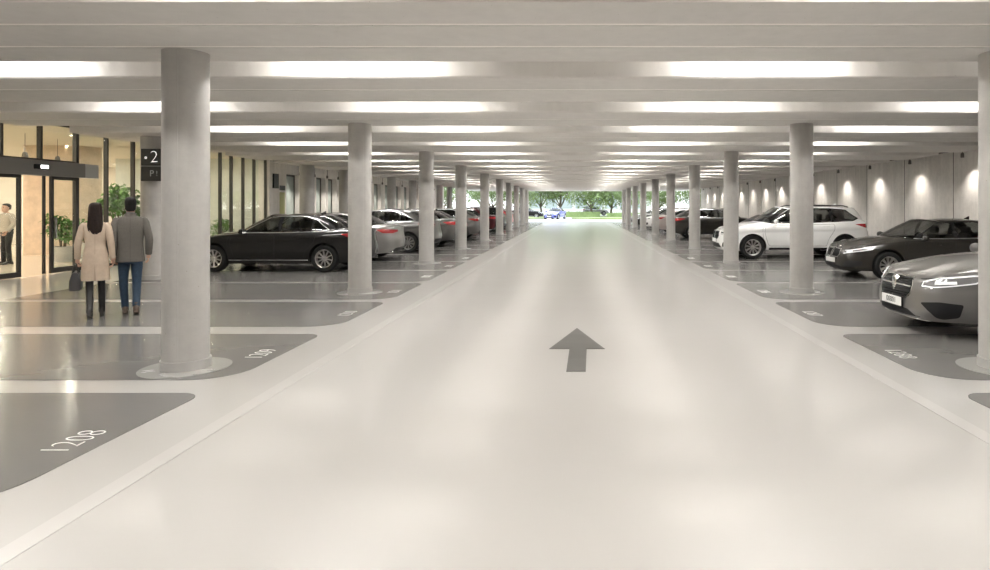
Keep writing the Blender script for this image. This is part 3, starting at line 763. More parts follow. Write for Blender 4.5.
M['skin'] = pbr('skin', (.55,.34,.25), .5); M['eye'] = pbr('eye_dark', (.03,.02,.02), .3); M['lip'] = pbr('lip', (.4,.15,.13), .5)
M['hair'] = pbr('dark_brown_hair', (.016,.009,.007), .6, spec=.2, noise=.5, nscale=60); M['hairb'] = pbr('black_hair', (.009,.008,.0075), .6, spec=.2)
M['beige'] = pbr('beige_wool', (.47,.375,.29), .85, noise=.08, nscale=14, bump=.15, bscale=120); M['beige2'] = pbr('beige_seam', (.34,.27,.21), .9)
M['wool'] = pbr('grey_brown_tweed', (.105,.096,.085), .9, noise=.22, nscale=90, bump=.2, bscale=160); M['wool2'] = pbr('tweed_seam', (.07,.065,.06), .9)
M['jean'] = pbr('dark_denim', (.020,.042,.075), .8, noise=.25, nscale=30); M['tights'] = pbr('black_leggings', (.014,.013,.013), .45)
M['bootb'] = pbr('black_boot_leather', (.015,.013,.012), .3); M['bootbr'] = pbr('brown_boot_leather', (.07,.045,.03), .4)
M['bag'] = pbr('black_bag_leather', (.018,.017,.018), .35); M['sweater'] = pbr('grey_beige_sweater', (.45,.40,.34), .9); M['trous'] = pbr('black_trousers', (.02,.02,.02), .7); M['collar'] = pbr('grey_shirt', (.30,.29,.28), .8)

# --- woman in a beige coat, seen from behind, walking away (+Y)
def make_woman():
    J = dict(pelvis=(0,0,.90), waist=(0,0,1.06), chest=(0,0,1.25), neck0=(0,0,1.38), neck1=(0,.01,1.45), head=(0,.02,1.54), hs=.93,
        shL=(-.165,0,1.345), elL=(-.235,-.03,1.09), wrL=(-.245,.04,.86), shR=(.165,0,1.345), elR=(.215,-.05,1.09), wrR=(.235,0,.855),
        hipL=(-.08,0,.86), knL=(-.085,.05,.48), anL=(-.075,-.06,.115), hipR=(.08,0,.86), knR=(.075,.10,.49), anR=(.075,.20,.10),
        palmL=(1,0,0), palmR=(-1,0,0), curlL=1.15, curlR=.8)
    r = person('person', J, True)
    mb = MB()
    rows = resample([(1.40,0,0,.055,.06),(1.385,0,0,.10,.072),(1.35,0,0,.165,.09),(1.27,0,0,.172,.108),(1.15,0,0,.155,.105),(1.05,0,0,.142,.10),(.95,0,0,.165,.118),(.82,0,.0,.183,.135),(.68,0,.01,.192,.145),(.56,0,.015,.202,.155),(.545,0,.015,.198,.150)], 30)
    mb.loft(rings_z([(p[0],p[1],p[2],p[3],p[4]) for p in rows], 32, .006)); sleeve(mb, J, 'L', .058, .052, .044, ext=-.02); sleeve(mb, J, 'R', .058, .052, .044, ext=-.02)
    mb.loft([ell((0,-.002,z), a, b, 20) for z, a, b in ((1.37,.085,.075),(1.41,.075,.07),(1.425,.07,.066),(1.385,.082,.078))])
    coat = mb.build('coat', M['beige'], r)
    mb = MB(); mb.loft([[(-.003,-b-.004,z),(.003,-b-.004,z),(.003,-b+.01,z),(-.003,-b+.01,z)] for z, b in ((1.33,.090),(1.27,.108),(1.15,.105),(1.05,.100),(.95,.117),(.82,.134))], smooth=False)
    mb.add([(-.001,-.150,.80),(.018,-.156,.545),(-.012,-.156,.545),(0,-.128,.80),(.018,-.13,.545),(-.012,-.13,.545)], [(0,1,2),(3,5,4),(0,3,4,1),(0,2,5,3)])
    mb.build('back_seam', M['beige2'], coat)
    mb = MB(); leg_cloth(mb, J, 'L', [.085,.082,.072,.055,.056,.052,.042]); leg_cloth(mb, J, 'R', [.085,.082,.072,.055,.056,.052,.042]); mb.build('leggings', M['tights'], r)
    for s_, pt in (('L',.35), ('R',.0)):
        mb = MB(); shoe(mb, J['an'+s_], 0, .235, .045, pt, .16, .038); mb.build('boot', M['bootb'], r)
    mb = MB(); c = J['head']
    rows = [(.128,0,-.005,.02,.025),(.12,0,-.008,.055,.06),(.10,0,-.015,.080,.088),(.06,0,-.028,.092,.094),(.0,0,-.045,.096,.082),(-.06,0,-.06,.100,.066),(-.12,0,-.075,.105,.055),(-.18,0,-.085,.110,.048),(-.24,0,-.092,.110,.044),(-.29,0,-.097,.098,.040),(-.325,0,-.10,.065,.032),(-.335,.01,-.10,.03,.02)]
    R = []
    for z, cx, cy, rx, ry in resample(rows, 26):
        R.append([(c[0]+cx+rx*math.cos(t)+.003*math.sin(11*t+z*9), c[1]+cy+ry*math.sin(t)+.004*math.sin(9*t+z*12), c[2]+z) for t in np.linspace(0, 2*PI, 40, endpoint=False)])
    mb.loft(R); mb.build('hair', M['hair'], r)
    return r, J
def make_man():
    J = dict(pelvis=(0,0,.95), waist=(0,0,1.10), chest=(0,0,1.32), neck0=(0,0,1.48), neck1=(0,.01,1.55), head=(0,.025,1.645), hs=1.,
        shL=(-.20,0,1.43), elL=(-.250,-.06,1.15), wrL=(-.235,.0,.89), shR=(.20,0,1.43), elR=(.275,-.06,1.15), wrR=(.265,.05,.90),
        hipL=(-.09,0,.92), knL=(-.105,.10,.50), anL=(-.085,.19,.10), hipR=(.09,0,.92), knR=(.09,.04,.49), anR=(.085,-.10,.125),
        palmL=(1,0,0), palmR=(-1,0,0), curlL=.8, curlR=.6)
    r = person('person', J)
    mb = MB()
    rows = resample([(1.50,0,0,.062,.065),(1.485,0,0,.12,.08),(1.45,0,0,.195,.105),(1.37,0,0,.212,.128),(1.22,0,0,.200,.128),(1.10,0,0,.186,.12),(.98,0,0,.195,.128),(.86,0,.0,.208,.138),(.81,0,0,.212,.140),(.80,0,0,.205,.134)], 28)
    mb.loft(rings_z(rows, 32, .004, .8)); sleeve(mb, J, 'L', .070, .062, .052, ext=-.04); sleeve(mb, J, 'R', .070, .062, .052, ext=-.04)
    mb.loft([ell((0,-.004,z), a, b, 20) for z, a, b in ((1.46,.105,.085),(1.515,.082,.075),(1.535,.074,.07),(1.48,.10,.09))])
    blz = mb.build('blazer', M['wool'], r)
    mb = MB(); mb.loft([[(-.003,-b-.004,z),(.003,-b-.004,z),(.003,-b+.01,z),(-.003,-b+.01,z)] for z, b in ((1.46,.10),(1.37,.128),(1.22,.128),(1.10,.12),(.98,.128),(.81,.140))], smooth=False)
    for sd in (1,-1): mb.tube([(sd*.16,-.105,1.0),(sd*.175,-.108,.81)], .003)
    mb.build('back_seam', M['wool2'], blz)
    mb = MB(); leg_cloth(mb, J, 'L', [.10,.098,.088,.070,.068,.062,.055]); leg_cloth(mb, J, 'R', [.10,.098,.088,.070,.068,.062,.055])
    mb.loft(rings_z([(1.0,0,0,.15,.11),(.92,0,0,.17,.12),(.84,0,0,.17,.12),(.77,0,0,.15,.10)], 20)); mb.build('jeans', M['jean'], r)
    for s_, pt in (('L',.0), ('R',.30)):
        mb = MB(); shoe(mb, J['an'+s_], 0, .28, .025, pt, .03, .046); mb.build('boot', M['bootbr'], r)
    mb = MB(); c = J['head']
    rows = resample([(.134,0,-.012,.01,.012),(.130,0,-.012,.036,.044),(.118,0,-.012,.060,.074),(.095,0,-.014,.077,.094),(.06,0,-.020,.086,.100),(.02,0,-.032,.085,.085),(-.03,0,-.045,.080,.062),(-.065,0,-.05,.07,.046),(-.085,0,-.05,.05,.03)], 18)
    mb.loft([[(c[0]+cx+rx*math.cos(t)+.002*math.sin(13*t), c[1]+cy+ry*math.sin(t)+.003*math.sin(11*t+z*20), c[2]+z) for t in np.linspace(0, 2*PI, 36, endpoint=False)] for z, cx, cy, rx, ry in rows])
    mb.build('hair', M['hairb'], r)
    mb = MB(); mb.loft([ell((0,-.002,z), .063, .062, 18) for z in (1.50,1.545)]); mb.build('shirt_collar', M['collar'], r)
    return r, J
def make_lobby_person():
    J = dict(pelvis=(0,0,.93), waist=(0,0,1.07), chest=(0,0,1.27), neck0=(0,0,1.41), neck1=(0,.01,1.48), head=(0,.02,1.56), hs=.97,
        shL=(-.18,0,1.37), elL=(-.24,-.03,1.12), wrL=(-.22,.12,.92), shR=(.18,0,1.37), elR=(.25,-.04,1.12), wrR=(.24,.04,.88),
        hipL=(-.09,0,.90), knL=(-.10,.03,.49), anL=(-.11,.0,.10), hipR=(.09,0,.90), knR=(.09,.03,.49), anR=(.10,.02,.10), curlL=.6, curlR=.5)
    r = person('person', J)
    mb = MB(); rows = resample([(1.43,0,0,.06,.06),(1.42,0,0,.11,.075),(1.385,0,0,.175,.095),(1.30,0,0,.19,.115),(1.15,0,0,.18,.118),(1.02,0,0,.178,.12),(.93,0,0,.185,.125),(.90,0,0,.175,.118)], 24)
    mb.loft(rings_z(rows, 28, .005)); sleeve(mb, J, 'L', .072, .06, .045, ext=-.03); sleeve(mb, J, 'R', .072, .06, .045, ext=-.03)
    mb.build('sweater', M['sweater'], r)
    mb = MB(); leg_cloth(mb, J, 'L', [.10,.095,.08,.066,.064,.06,.056]); leg_cloth(mb, J, 'R', [.10,.095,.08,.066,.064,.06,.056]); mb.loft(rings_z([(.98,0,0,.15,.10),(.85,0,0,.165,.12),(.78,0,0,.15,.10)], 18)); mb.build('trousers', M['trous'], r)
    for s_ in 'LR':
        mb = MB(); shoe(mb, J['an'+s_], 0, .27, .02); mb.build('shoe', M['bootb'], r)
    mb = MB(); c = J['head']
    rows = resample([(.132,0,-.012,.01,.012),(.128,0,-.010,.036,.044),(.116,0,-.010,.058,.074),(.09,0,-.012,.076,.094),(.07,0,-.024,.082,.092),(.02,0,-.042,.082,.072),(-.04,0,-.05,.076,.055)], 14)
    mb.loft([[(c[0]+cx+rx*math.cos(t), c[1]+cy+ry*math.sin(t), c[2]+z) for t in np.linspace(0, 2*PI, 30, endpoint=False)] for z, cx, cy, rx, ry in rows]); mb.build('hair', M['hairb'], r)
    return r
def make_bag():
    root = empty('handbag')
    mb = MB(); mb.loft([[(x*w, y*h, z) for x, y in ((-.055,-.17),(.055,-.17),(.055,.17),(-.055,.17))] for z, w, h in ((0,1.1,1.),(.02,1.25,1.04),(.14,1.15,.98),(.23,.75,.84),(.25,.6,.8))], smooth=False)
    mb.build('bag_body', M['bag'], root, bevel=.015)
    for sd in (1,-1):
        mb = MB(); mb.tube([(sd*.035*k, y, z) for k, y, z in ((1,-.09,.20),(.8,-.085,.29),(.4,-.05,.355),(.3,0,.375),(.4,.05,.355),(.8,.085,.29),(1,.09,.20))], .008); mb.build('handle', M['bag'], root)
    return root
# ------------------------------------------------------------ the garage
H = 3.15; CAMZ = 1.62; F = 620.; VX = 577.; YEND = 64.; YBACK = -9.
def px(x, Y): return (x-VX)*Y/F

def concrete(name, col, rough=.8, streak=.06, panel=None):
    m, nt, b = new_mat(name); tc = nt.nodes.new('ShaderNodeTexCoord')
    mp = nt.nodes.new('ShaderNodeMapping'); mp.inputs['Scale'].default_value = (5, 5, .5); nt.links.new(tc.outputs['Object'], mp.inputs['Vector'])
    n1 = nt.nodes.new('ShaderNodeTexNoise'); n1.inputs['Scale'].default_value = 1.2; n1.inputs['Detail'].default_value = 6; nt.links.new(mp.outputs[0], n1.inputs['Vector'])
    n2 = nt.nodes.new('ShaderNodeTexNoise'); n2.inputs['Scale'].default_value = 7; n2.inputs['Detail'].default_value = 8; n2.inputs['Roughness'].default_value = .7; nt.links.new(tc.outputs['Object'], n2.inputs['Vector'])
    ad = nt.nodes.new('ShaderNodeMath'); ad.operation = 'ADD'; nt.links.new(n1.outputs['Fac'], ad.inputs[0]); nt.links.new(n2.outputs['Fac'], ad.inputs[1])
    r = nt.nodes.new('ShaderNodeValToRGB'); r.color_ramp.elements[0].position = .35; r.color_ramp.elements[1].position = .65
    h = nt.nodes.new('ShaderNodeMath'); h.operation = 'MULTIPLY'; h.inputs[1].default_value = .5; nt.links.new(ad.outputs[0], h.inputs[0]); nt.links.new(h.outputs[0], r.inputs['Fac'])
    r.color_ramp.elements[0].color = (*[c*(1-streak*1.6) for c in col], 1); r.color_ramp.elements[1].color = (*[min(1, c*(1+streak)) for c in col], 1)
    nt.links.new(r.outputs['Color'], b.inputs['Base Color']); b.inputs['Roughness'].default_value = rough
    n3 = nt.nodes.new('ShaderNodeTexVoronoi'); n3.inputs['Scale'].default_value = 9; nt.links.new(tc.outputs['Object'], n3.inputs['Vector'])
    pit = nt.nodes.new('ShaderNodeMath'); pit.operation = 'LESS_THAN'; pit.inputs[1].default_value = .045; nt.links.new(n3.outputs['Distance'], pit.inputs[0])
    mx = nt.nodes.new('ShaderNodeMixRGB'); mx.blend_type = 'MULTIPLY'; mx.inputs['Color2'].default_value = (.72, .70, .67, 1)
    nt.links.new(pit.outputs[0], mx.inputs['Fac']); nt.links.new(r.outputs['Color'], mx.inputs['Color1']); nt.links.new(mx.outputs[0], b.inputs['Base Color'])
    bp = nt.nodes.new('ShaderNodeBump'); bp.inputs['Strength'].default_value = .08; bp.inputs['Distance'].default_value = .02; nt.links.new(n2.outputs['Fac'], bp.inputs['Height']); nt.links.new(bp.outputs[0], b.inputs['Normal'])
    return m
def floor_mat(name, col, rough, cv=.03, spec=.5, rv=.06):
    m, nt, b = new_mat(name); tc = nt.nodes.new('ShaderNodeTexCoord')
    mp = nt.nodes.new('ShaderNodeMapping'); mp.inputs['Scale'].default_value = (.35, 1., 1.); nt.links.new(tc.outputs['Object'], mp.inputs['Vector'])
    n1 = nt.nodes.new('ShaderNodeTexNoise'); n1.inputs['Scale'].default_value = 1.6; n1.inputs['Detail'].default_value = 7; n1.inputs['Roughness'].default_value = .65; nt.links.new(mp.outputs[0], n1.inputs['Vector'])
    r = nt.nodes.new('ShaderNodeValToRGB'); r.color_ramp.elements[0].position = .3; r.color_ramp.elements[1].position = .7
    r.color_ramp.elements[0].color = (*[c*(1-cv) for c in col], 1); r.color_ramp.elements[1].color = (*[min(1, c*(1+cv)) for c in col], 1)
    nt.links.new(n1.outputs['Fac'], r.inputs['Fac']); nt.links.new(r.outputs['Color'], b.inputs['Base Color'])
    mr = nt.nodes.new('ShaderNodeMapRange'); mr.inputs['From Min'].default_value = .3; mr.inputs['From Max'].default_value = .7; mr.inputs['To Min'].default_value = rough-rv; mr.inputs['To Max'].default_value = rough+rv
    nt.links.new(n1.outputs['Fac'], mr.inputs['Value']); nt.links.new(mr.outputs[0], b.inputs['Roughness'])
    b.inputs['Specular IOR Level'].default_value = spec
    n2 = nt.nodes.new('ShaderNodeTexNoise'); n2.inputs['Scale'].default_value = 5; n2.inputs['Detail'].default_value = 3; nt.links.new(mp.outputs[0], n2.inputs['Vector'])
    bp = nt.nodes.new('ShaderNodeBump'); bp.inputs['Strength'].default_value = .02; bp.inputs['Distance'].default_value = .02; nt.links.new(n2.outputs['Fac'], bp.inputs['Height']); nt.links.new(bp.outputs[0], b.inputs['Normal'])
    return m
M['col'] = concrete('column_concrete', (.385,.372,.353), .7, .07)
M['beam'] = concrete('beam_concrete', (.56,.538,.512), .75, .03)
M['wallc'] = concrete('wall_concrete', (.70,.672,.635), .8, .09)
M['floor'] = floor_mat('polished_pale_floor', (.465,.450,.430), .3, .012, .5, .02); _b = M['floor'].node_tree.nodes['Principled BSDF']; _b.inputs['Coat Weight'].default_value = .9; _b.inputs['Coat Roughness'].default_value = .13; _b.inputs['Coat IOR'].default_value = 1.75
M['bay'] = floor_mat('grey_bay_coating', (.155,.150,.143), .19, .03, .45, .015)
M['line'] = floor_mat('white_floor_line', (.525,.512,.492), .3, .01, .5, .01); _b = M['line'].node_tree.nodes['Principled BSDF']; _b.inputs['Coat Weight'].default_value = .9; _b.inputs['Coat Roughness'].default_value = .13; _b.inputs['Coat IOR'].default_value = 1.75
M['arrow'] = floor_mat('grey_arrow_paint', (.115,.112,.104), .5, .02, .2)
M['numpaint'] = pbr('white_number_paint', (.88,.87,.84), .4)
M['lamp'] = emis('lamp_diffuser', (1.,.974,.93), 116.)
M['frame'] = pbr('bronze_frame', (.045,.042,.038), .4, .3)
M['header'] = pbr('grey_metal_header', (.17,.165,.16), .45, .2)
M['pane'] = glass('clear_pane', (.93,.96,.94), 1.)
M['frost'] = pbr('grey_green_glass', (.36,.40,.37), .25, noise=.08, nscale=2)
M['sign'] = pbr('sign_black', (.012,.012,.013), .35); M['signw'] = emis('sign_white', (.95,.95,.95), .5); M['signg'] = pbr('sign_grey_letter', (.30,.32,.32), .5)
M['spot'] = pbr('dark_spot_metal', (.10,.09,.08), .5); M['spotlens'] = emis('spot_lens', (1,.9,.75), 6.)
M['warm'] = emis('warm_downlight', (1,.86,.66), 14.)
M['lobw'] = pbr('lobby_wall', (.66,.61,.54), .7, noise=.05); M['lobf'] = pbr('lobby_floor', (.52,.45,.36), .2); M['wood'] = pbr('pale_oak', (.58,.47,.35), .5, noise=.15, nscale=3); M['lobc'] = pbr('lobby_ceiling', (.70,.64,.55), .8)
M['leaf'] = pbr('leaf_green', (.10,.22,.045), .5, noise=.35, nscale=3); M['stem'] = pbr('stem_brown', (.12,.09,.05), .8); M['pot'] = pbr('planter_white', (.55,.53,.5), .5); M['soil'] = pbr('soil', (.05,.035,.025), .95)
M['tleaf'] = pbr('tree_leaf', (.20,.27,.10), .6, noise=.3, nscale=.8); M['trunk'] = pbr('tree_bark', (.16,.13,.10), .9)
M['lawn'] = pbr('lawn', (.30,.35,.15), .95, noise=.2, nscale=.5); M['pave'] = pbr('forecourt_paving', (.55,.54,.51), .7, noise=.06, nscale=1)
M['bglass'] = pbr('facade_glass_blue', (.42,.47,.50), .15, .2); M['bwall'] = pbr('pale_render', (.62,.62,.61), .8)

# ---- floor, ceiling slab, walls
mb = MB(); mb.bbox((-12.6, YBACK, -.25), (11.9, YEND, 0)); tag(mb.build('floor', M['floor']), kind='structure')
mb = MB(); mb.bbox((-12.9, YBACK, 3.68), (11.9, YEND, 3.98)); tag(mb.build('ceiling', M['white_concrete']), kind='structure')
mb = MB(); mb.bbox((11.6, YBACK, 0), (11.9, 58., 3.68)); wr_ = mb.build('wall_right', M['wallc']); tag(wr_, kind='structure')
mb = MB(); y = 2.
while y < 58: mb.bbox((11.588, y-.008, .0), (11.602, y+.008, 3.68)); y += 2.85
mb.build('wall_joint', M['spot'], wr_)
mb = MB(); mb.bbox((11.57, YBACK, 0.001), (11.6, 58., .12)); tag(mb.build('baseboard_right', M['wallc']), kind='structure')

mb = MB(); mb.bbox((-12.9, YBACK-.3, 0), (11.9, YBACK, 3.68)); tag(mb.build('wall_behind', M['wallc']), kind='structure')
# ---- ceiling beams and lit recesses
GAPS = [(-8.0,-7.1),(-5.1,-4.2),(-2.15,-1.25),(.8,1.7),(3.72,4.63),(6.59,7.41),(9.12,10.15),(11.86,12.95),(14.8,15.75)]
while GAPS[-1][0] < 60: GAPS.append((GAPS[-1][0]+2.93, GAPS[-1][0]+2.93+.95))
edges = []
for i in range(len(GAPS)-1):
    a, b = GAPS[i][1], GAPS[i+1][0]
    if abs(a-4.63) < .01: cuts = [a, 5.24, 5.97, b]
    elif abs(a-7.41) < .01: cuts = [a, 8.18, b]
    elif abs(a-10.15) < .01: cuts = [a, 10.97, b]
    else: cuts = [a, (a+b)/2, b]
    edges += [(cuts[k]+(.0 if k == 0 else .018), cuts[k+1]-(.018 if k+2 < len(cuts) else 0)) for k in range(len(cuts)-1)]
edges.append((GAPS[-1][1], YEND))
JO = [round(b+.018, 5) for a, b in edges]
bi = 0
M['edge_glint'] = pbr('pale_edge_glint', (.80,.77,.73), .6)  # pale colour stands in for the highlight on lit beam edges
for q, (a, b) in enumerate(edges):
    if b-a < .05: continue
    bi += 1
    mb = MB(); c = .022
    prof = [(a, 3.72), (a, H+c), (a+c, H), (b-c, H), (b, H+c), (b, 3.72)]
    mb.extrude_poly([(-10.6, y, z) for y, z in prof], (21.5, 0, 0))
    o = mb.build('trim_%d' % bi, M['beam']); tag(o, kind='structure')
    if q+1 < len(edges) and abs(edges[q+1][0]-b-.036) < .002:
        mb = MB(); mb.bbox((-10.6, b-.004, H+.004), (10.9, b+.04, H+.05)); mb.build('glint_strip', M['edge_glint'], o)  # painted highlight line, set as a thin strip in the groove
LX = [(-6.8, 'above the left parking bays'), (-2.6, 'left side of the drive lane'), (2.2, 'right side of the drive lane'), (6.4, 'above the right parking bays')]
lampproto = None; vis = 0
for gi, (a, b) in enumerate(GAPS):
    if a > 6: vis += 1
    for li, (lx, ln) in enumerate(LX):
        if lampproto is None:
            root = empty('ceiling_light')
            mb = MB(); mb.bbox((-.75,-.05,.03), (.75,.05,.12)); mb.bbox((-.5,-.02,.12), (-.46,.02,.24)); mb.bbox((.46,-.02,.12), (.5,.02,.24)); mb.build('housing', M['pot'], root)
            mb = MB(); mb.loft([[(x, .045*math.cos(t), .03+.035*math.sin(t)) for t in np.linspace(PI, 2*PI, 7)] for x in (-.74,.74)], closed=False, cap=False, smooth=True); mb.build('diffuser', M['lamp'], root, normals=False)
            o = lampproto = root
        else: o = copy_tree(lampproto)
        o.location = (lx, a+.42, 3.46)
        if a > 6: lb = 'linear lamp in the %s lit ceiling recess, %s' % (ORD[min(vis-1, 23)], ln)
        else: lb = 'linear lamp in a nearer ceiling recess, %s' % ln
        tag(o, lb, 'ceiling light', 'linear ceiling lamps')

# ---- columns
CY = [6.2,11.6,17.5,23.3,29.2,35.1,41.,46.9,52.8,58.7]
LPX = [186,360,426.5,461,484.6,499.6,509,516.3,522,526.5]; RPX = [1003,801.5,731,694.6,670.8,655.4,643.2,635,628.5,624]
def column_mesh(r, collar):
    root = empty('concrete_column')
    mb = MB(); mb.lathe([(0,0),(r,0),(r,H),(0,H)], n=48); o = mb.build('shaft', M['col'], root)
    mb = MB()
    for t in (-1.35, .75, 2.8): mb.lathe([(.004,0.11),(.004,H-.002)], (r*math.cos(t)*.9985, r*math.sin(t)*.9985, 0), n=6)
    mb.build('formwork_seam', M['colseam'], root)
    mb = MB(); mb.lathe([(0,0),(r+.014,0),(r+.014,.10),(r-.002,.105),(0,.105)], n=48); mb.build('base_collar', M['colseam'], root)
    if collar:
        mb = MB(); mb.lathe([(r+.01,.0),(r+.20,.0),(r+.20,.010),(r+.01,.012)], n=48); mb.build('floor_ring', M['ring'], root)
    return root
M['ring'] = floor_mat('floor_ring_coating', (.30,.293,.28), .25, .02)
M['colseam'] = concrete('column_base_concrete', (.36,.35,.335), .7, .04)
c0 = column_mesh(.208, True); first = True
for side, PX in (('left', LPX), ('right', RPX)):
    for i, (Y, x) in enumerate(zip(CY, PX)):
        o = c0 if first else copy_tree(c0); first = False
        o.location = (px(x, Y), Y, 0.0); o.rotation_euler = (0, 0, .55*i+(.9 if side == 'right' else 0))
        tag(o, '%s round pale concrete column along the %s edge of the drive lane' % (ORD[i], side), 'column', 'columns along the drive lane')
# outer columns along the glazed left side
first = True
for i, (x, Y, w) in enumerate([(154,13.75,.25),(307,23.2,.26),(344.5,26.4,.22),(391.5,32.8,.22),(412.5,37.2,.22),(439.5,44.6,.22),(449.5,49.5,.22),(460,56.,.22)]):
    if i == 0: c1 = column_mesh(.26, False); o = c1
    else: o = copy_tree(c1)
    s_ = w/.26; o.scale = (s_, s_, 1.); X = max(px(x, Y), -10.3)
    o.location = (X, Y, 0); nm = ['wide concrete column behind the black level sign', 'outer concrete column just beyond the glass wall, above the black sedan', 'outer concrete column left of the second lane column'][i] if i < 3 else '%s outer pale column beyond the black sedan, near the left wall' % ORD[i-2].replace('nearest', 'first')
    tag(o, nm, 'column', 'columns near the left wall')

# ---- parking bays, lines, numbers, arrow
def bay_poly(x0, x1, y0, y1, sgn):
    """x0 at the lane, x1 at the wall; the lane corners are rounded"""
    P = []
    def arc(cx, cy, r, t0, t1):
        for k in range(9): t = t0+(t1-t0)*k/8; P.append((cx+r*math.cos(t), cy+r*math.sin(t)))
    r1, r2 = .45, .18
    arc(x0+r1, y0+r1, r1, PI*1.5, PI); arc(x0+r2, y1-r2, r2, PI, PI/2)
    P.append((x1, y1)); P.append((x1, y0))
    return [(sgn*a, b) for a, b in P]
cen = [3.05+2.51*k for k in range(-4, 23)]
def bw(k): return {4: .38, 5: .40, 6: .48, 7: .28}.get(k, .22)
PLACE = lambda i: ORD[i]
for side, sg, xa, xb in (('left', -1, 3.22, 9.9), ('right', 1, 3.30, 11.2)):
    vi = 0
    for k in range(len(cen)-1):
        y0, y1 = cen[k]+bw(k)/2, cen[k+1]-bw(k+1)/2
        if y1 > YEND-1: continue
        P = bay_poly(xa, xb, y0, y1, sg)
        mb = MB(); mb.extrude_poly([(a, b, .0005) for a, b in P], (0, 0, .004))
        o = mb.build('parking_bay', M['bay'])
        if cen[k+1] > 4.5 or False:
            lb = '%s grey painted parking bay on the %s of the drive lane' % (ORD[vi], side); vi += 1
        else: lb = 'grey painted parking bay on the %s, behind the viewpoint' % side
        tag(o, lb, 'parking bay', 'grey bays on the %s' % side)
        n = (1204+k) if side == 'left' else (1288-(k-5))
        txt = str(n)
        if cen[k+1] > 4.5 and vi <= 7:
            yc = y0+1.02; xc = sg*(xa+.225)
            R = Matrix(((0,-1,0),(1,0,0),(0,0,1))).to_4x4() if sg < 0 else Matrix(((0,1,0),(-1,0,0),(0,0,1))).to_4x4()
            t = text_mesh(txt, .29, 'bay_number', M['numpaint'], None, .001, Matrix.Translation((xc, yc, .0055)) @ R, sx=.72)
            tag(t, 'white number %s painted in the %s grey bay on the %s' % (txt, ORD[vi-1], side), 'floor number', 'painted bay numbers')
mb = MB(); mb.bbox((-2.72, YBACK+.2, .0005), (-2.59, YEND-2, .003)); tag(mb.build('lane_line', M['line']), 'thin whiter line running along the left edge of the drive lane', 'floor line')
mb = MB(); mb.bbox((2.80, YBACK+.2, .0005), (2.93, YEND-2, .003)); tag(mb.build('lane_line', M['line']), 'thin whiter line running along the right edge of the drive lane', 'floor line')
mb = MB(); mb.extrude_poly([(0,8.22,.0005),(.315,7.02,.0005),(.11,7.02,.0005),(.085,6.06,.0005),(-.105,6.06,.0005),(-.085,7.02,.0005),(-.315,7.02,.0005)], (0,0,.004))
tag(mb.build('floor_arrow', M['arrow']), 'dark grey arrow painted on the pale drive lane, pointing away', 'arrow')

# ---- spotlights along the right wall and along the left wall
def spot_fixture():
    root = empty('wall_spotlight')
    mb = MB(); mb.lathe([(0,.12),(.03,.12),(.045,.09),(.05,-.02),(.044,-.02),(.04,.02)], n=16); mb.tube([(0,0,.12),(.02,0,.24),(.02,0,.60)], .012); mb.box((.02,0,.60), (.12,.12,.04)); mb.build('spot_head', M['spot'], root)
    mb = MB(); mb.lathe([(0,0),(.042,0)], n=16); mb.build('lens', M['spotlens'], root, normals=False)
    return root
def spot_light(e, ang=62, col=(1,.93,.85)):
    l = bpy.data.lights.new('spot_beam', 'SPOT'); l.energy = e; l.spot_size = math.radians(ang); l.spot_blend = 1.; l.color = col; l.shadow_soft_size = .03
    return l
sf = spot_fixture(); first = True; LR_, LL_ = spot_light(60,104), spot_light(110,90)
def place_spot(x, y, z, lab, grp, ld, tilt):
    global first
    o = sf if first else copy_tree(sf); first = False
    o.location = (x, y, z); tag(o, lab, 'spotlight', grp)
    lo = bpy.data.objects.new('spot_beam', ld); COL.objects.link(lo); lo.parent = o; lo.location = (0, 0, -.03); lo.rotation_euler = (0, tilt, 0)
ys = [18.05+2.85*k for k in range(-6, 14)]; vi = 0
for y in ys:
    if y > 17: vi += 1; lb = '%s small dark spotlight washing the right concrete wall' % ORD[vi-1]
    else: lb = 'small dark spotlight over the right wall, outside the picture'
    if y < 5: continue
    place_spot(11.22, y, 3.05, lb, 'spotlights on the right wall', LR_, .0)
mb = MB(); mb.tube([(10.99, YBACK+.5, 3.22), (10.99, 57.5, 3.22)], .022)
cpipe = mb.build('conduit_pipe', M['spot']); tag(cpipe, 'thin dark conduit running under the ceiling beside the right wall', 'conduit')
first_b = None; vi = 0
for i, y in enumerate([12.1+1.46*k for k in range(30)]):
    if first_b is None:
        mb = MB(); mb.box((0,0,.03), (.16,.10,.05)); mb.box((0,0,.26), (.03,.04,.44)); mb.lathe([(0,-.03),(.035,-.02),(.045,.01),(.03,.03)], n=10); first_b = o = mb.build('pipe_bracket', M['spot'], cpipe)
    else: o = first_b.copy(); COL.objects.link(o)
    o.location = (10.99, y, 3.22)

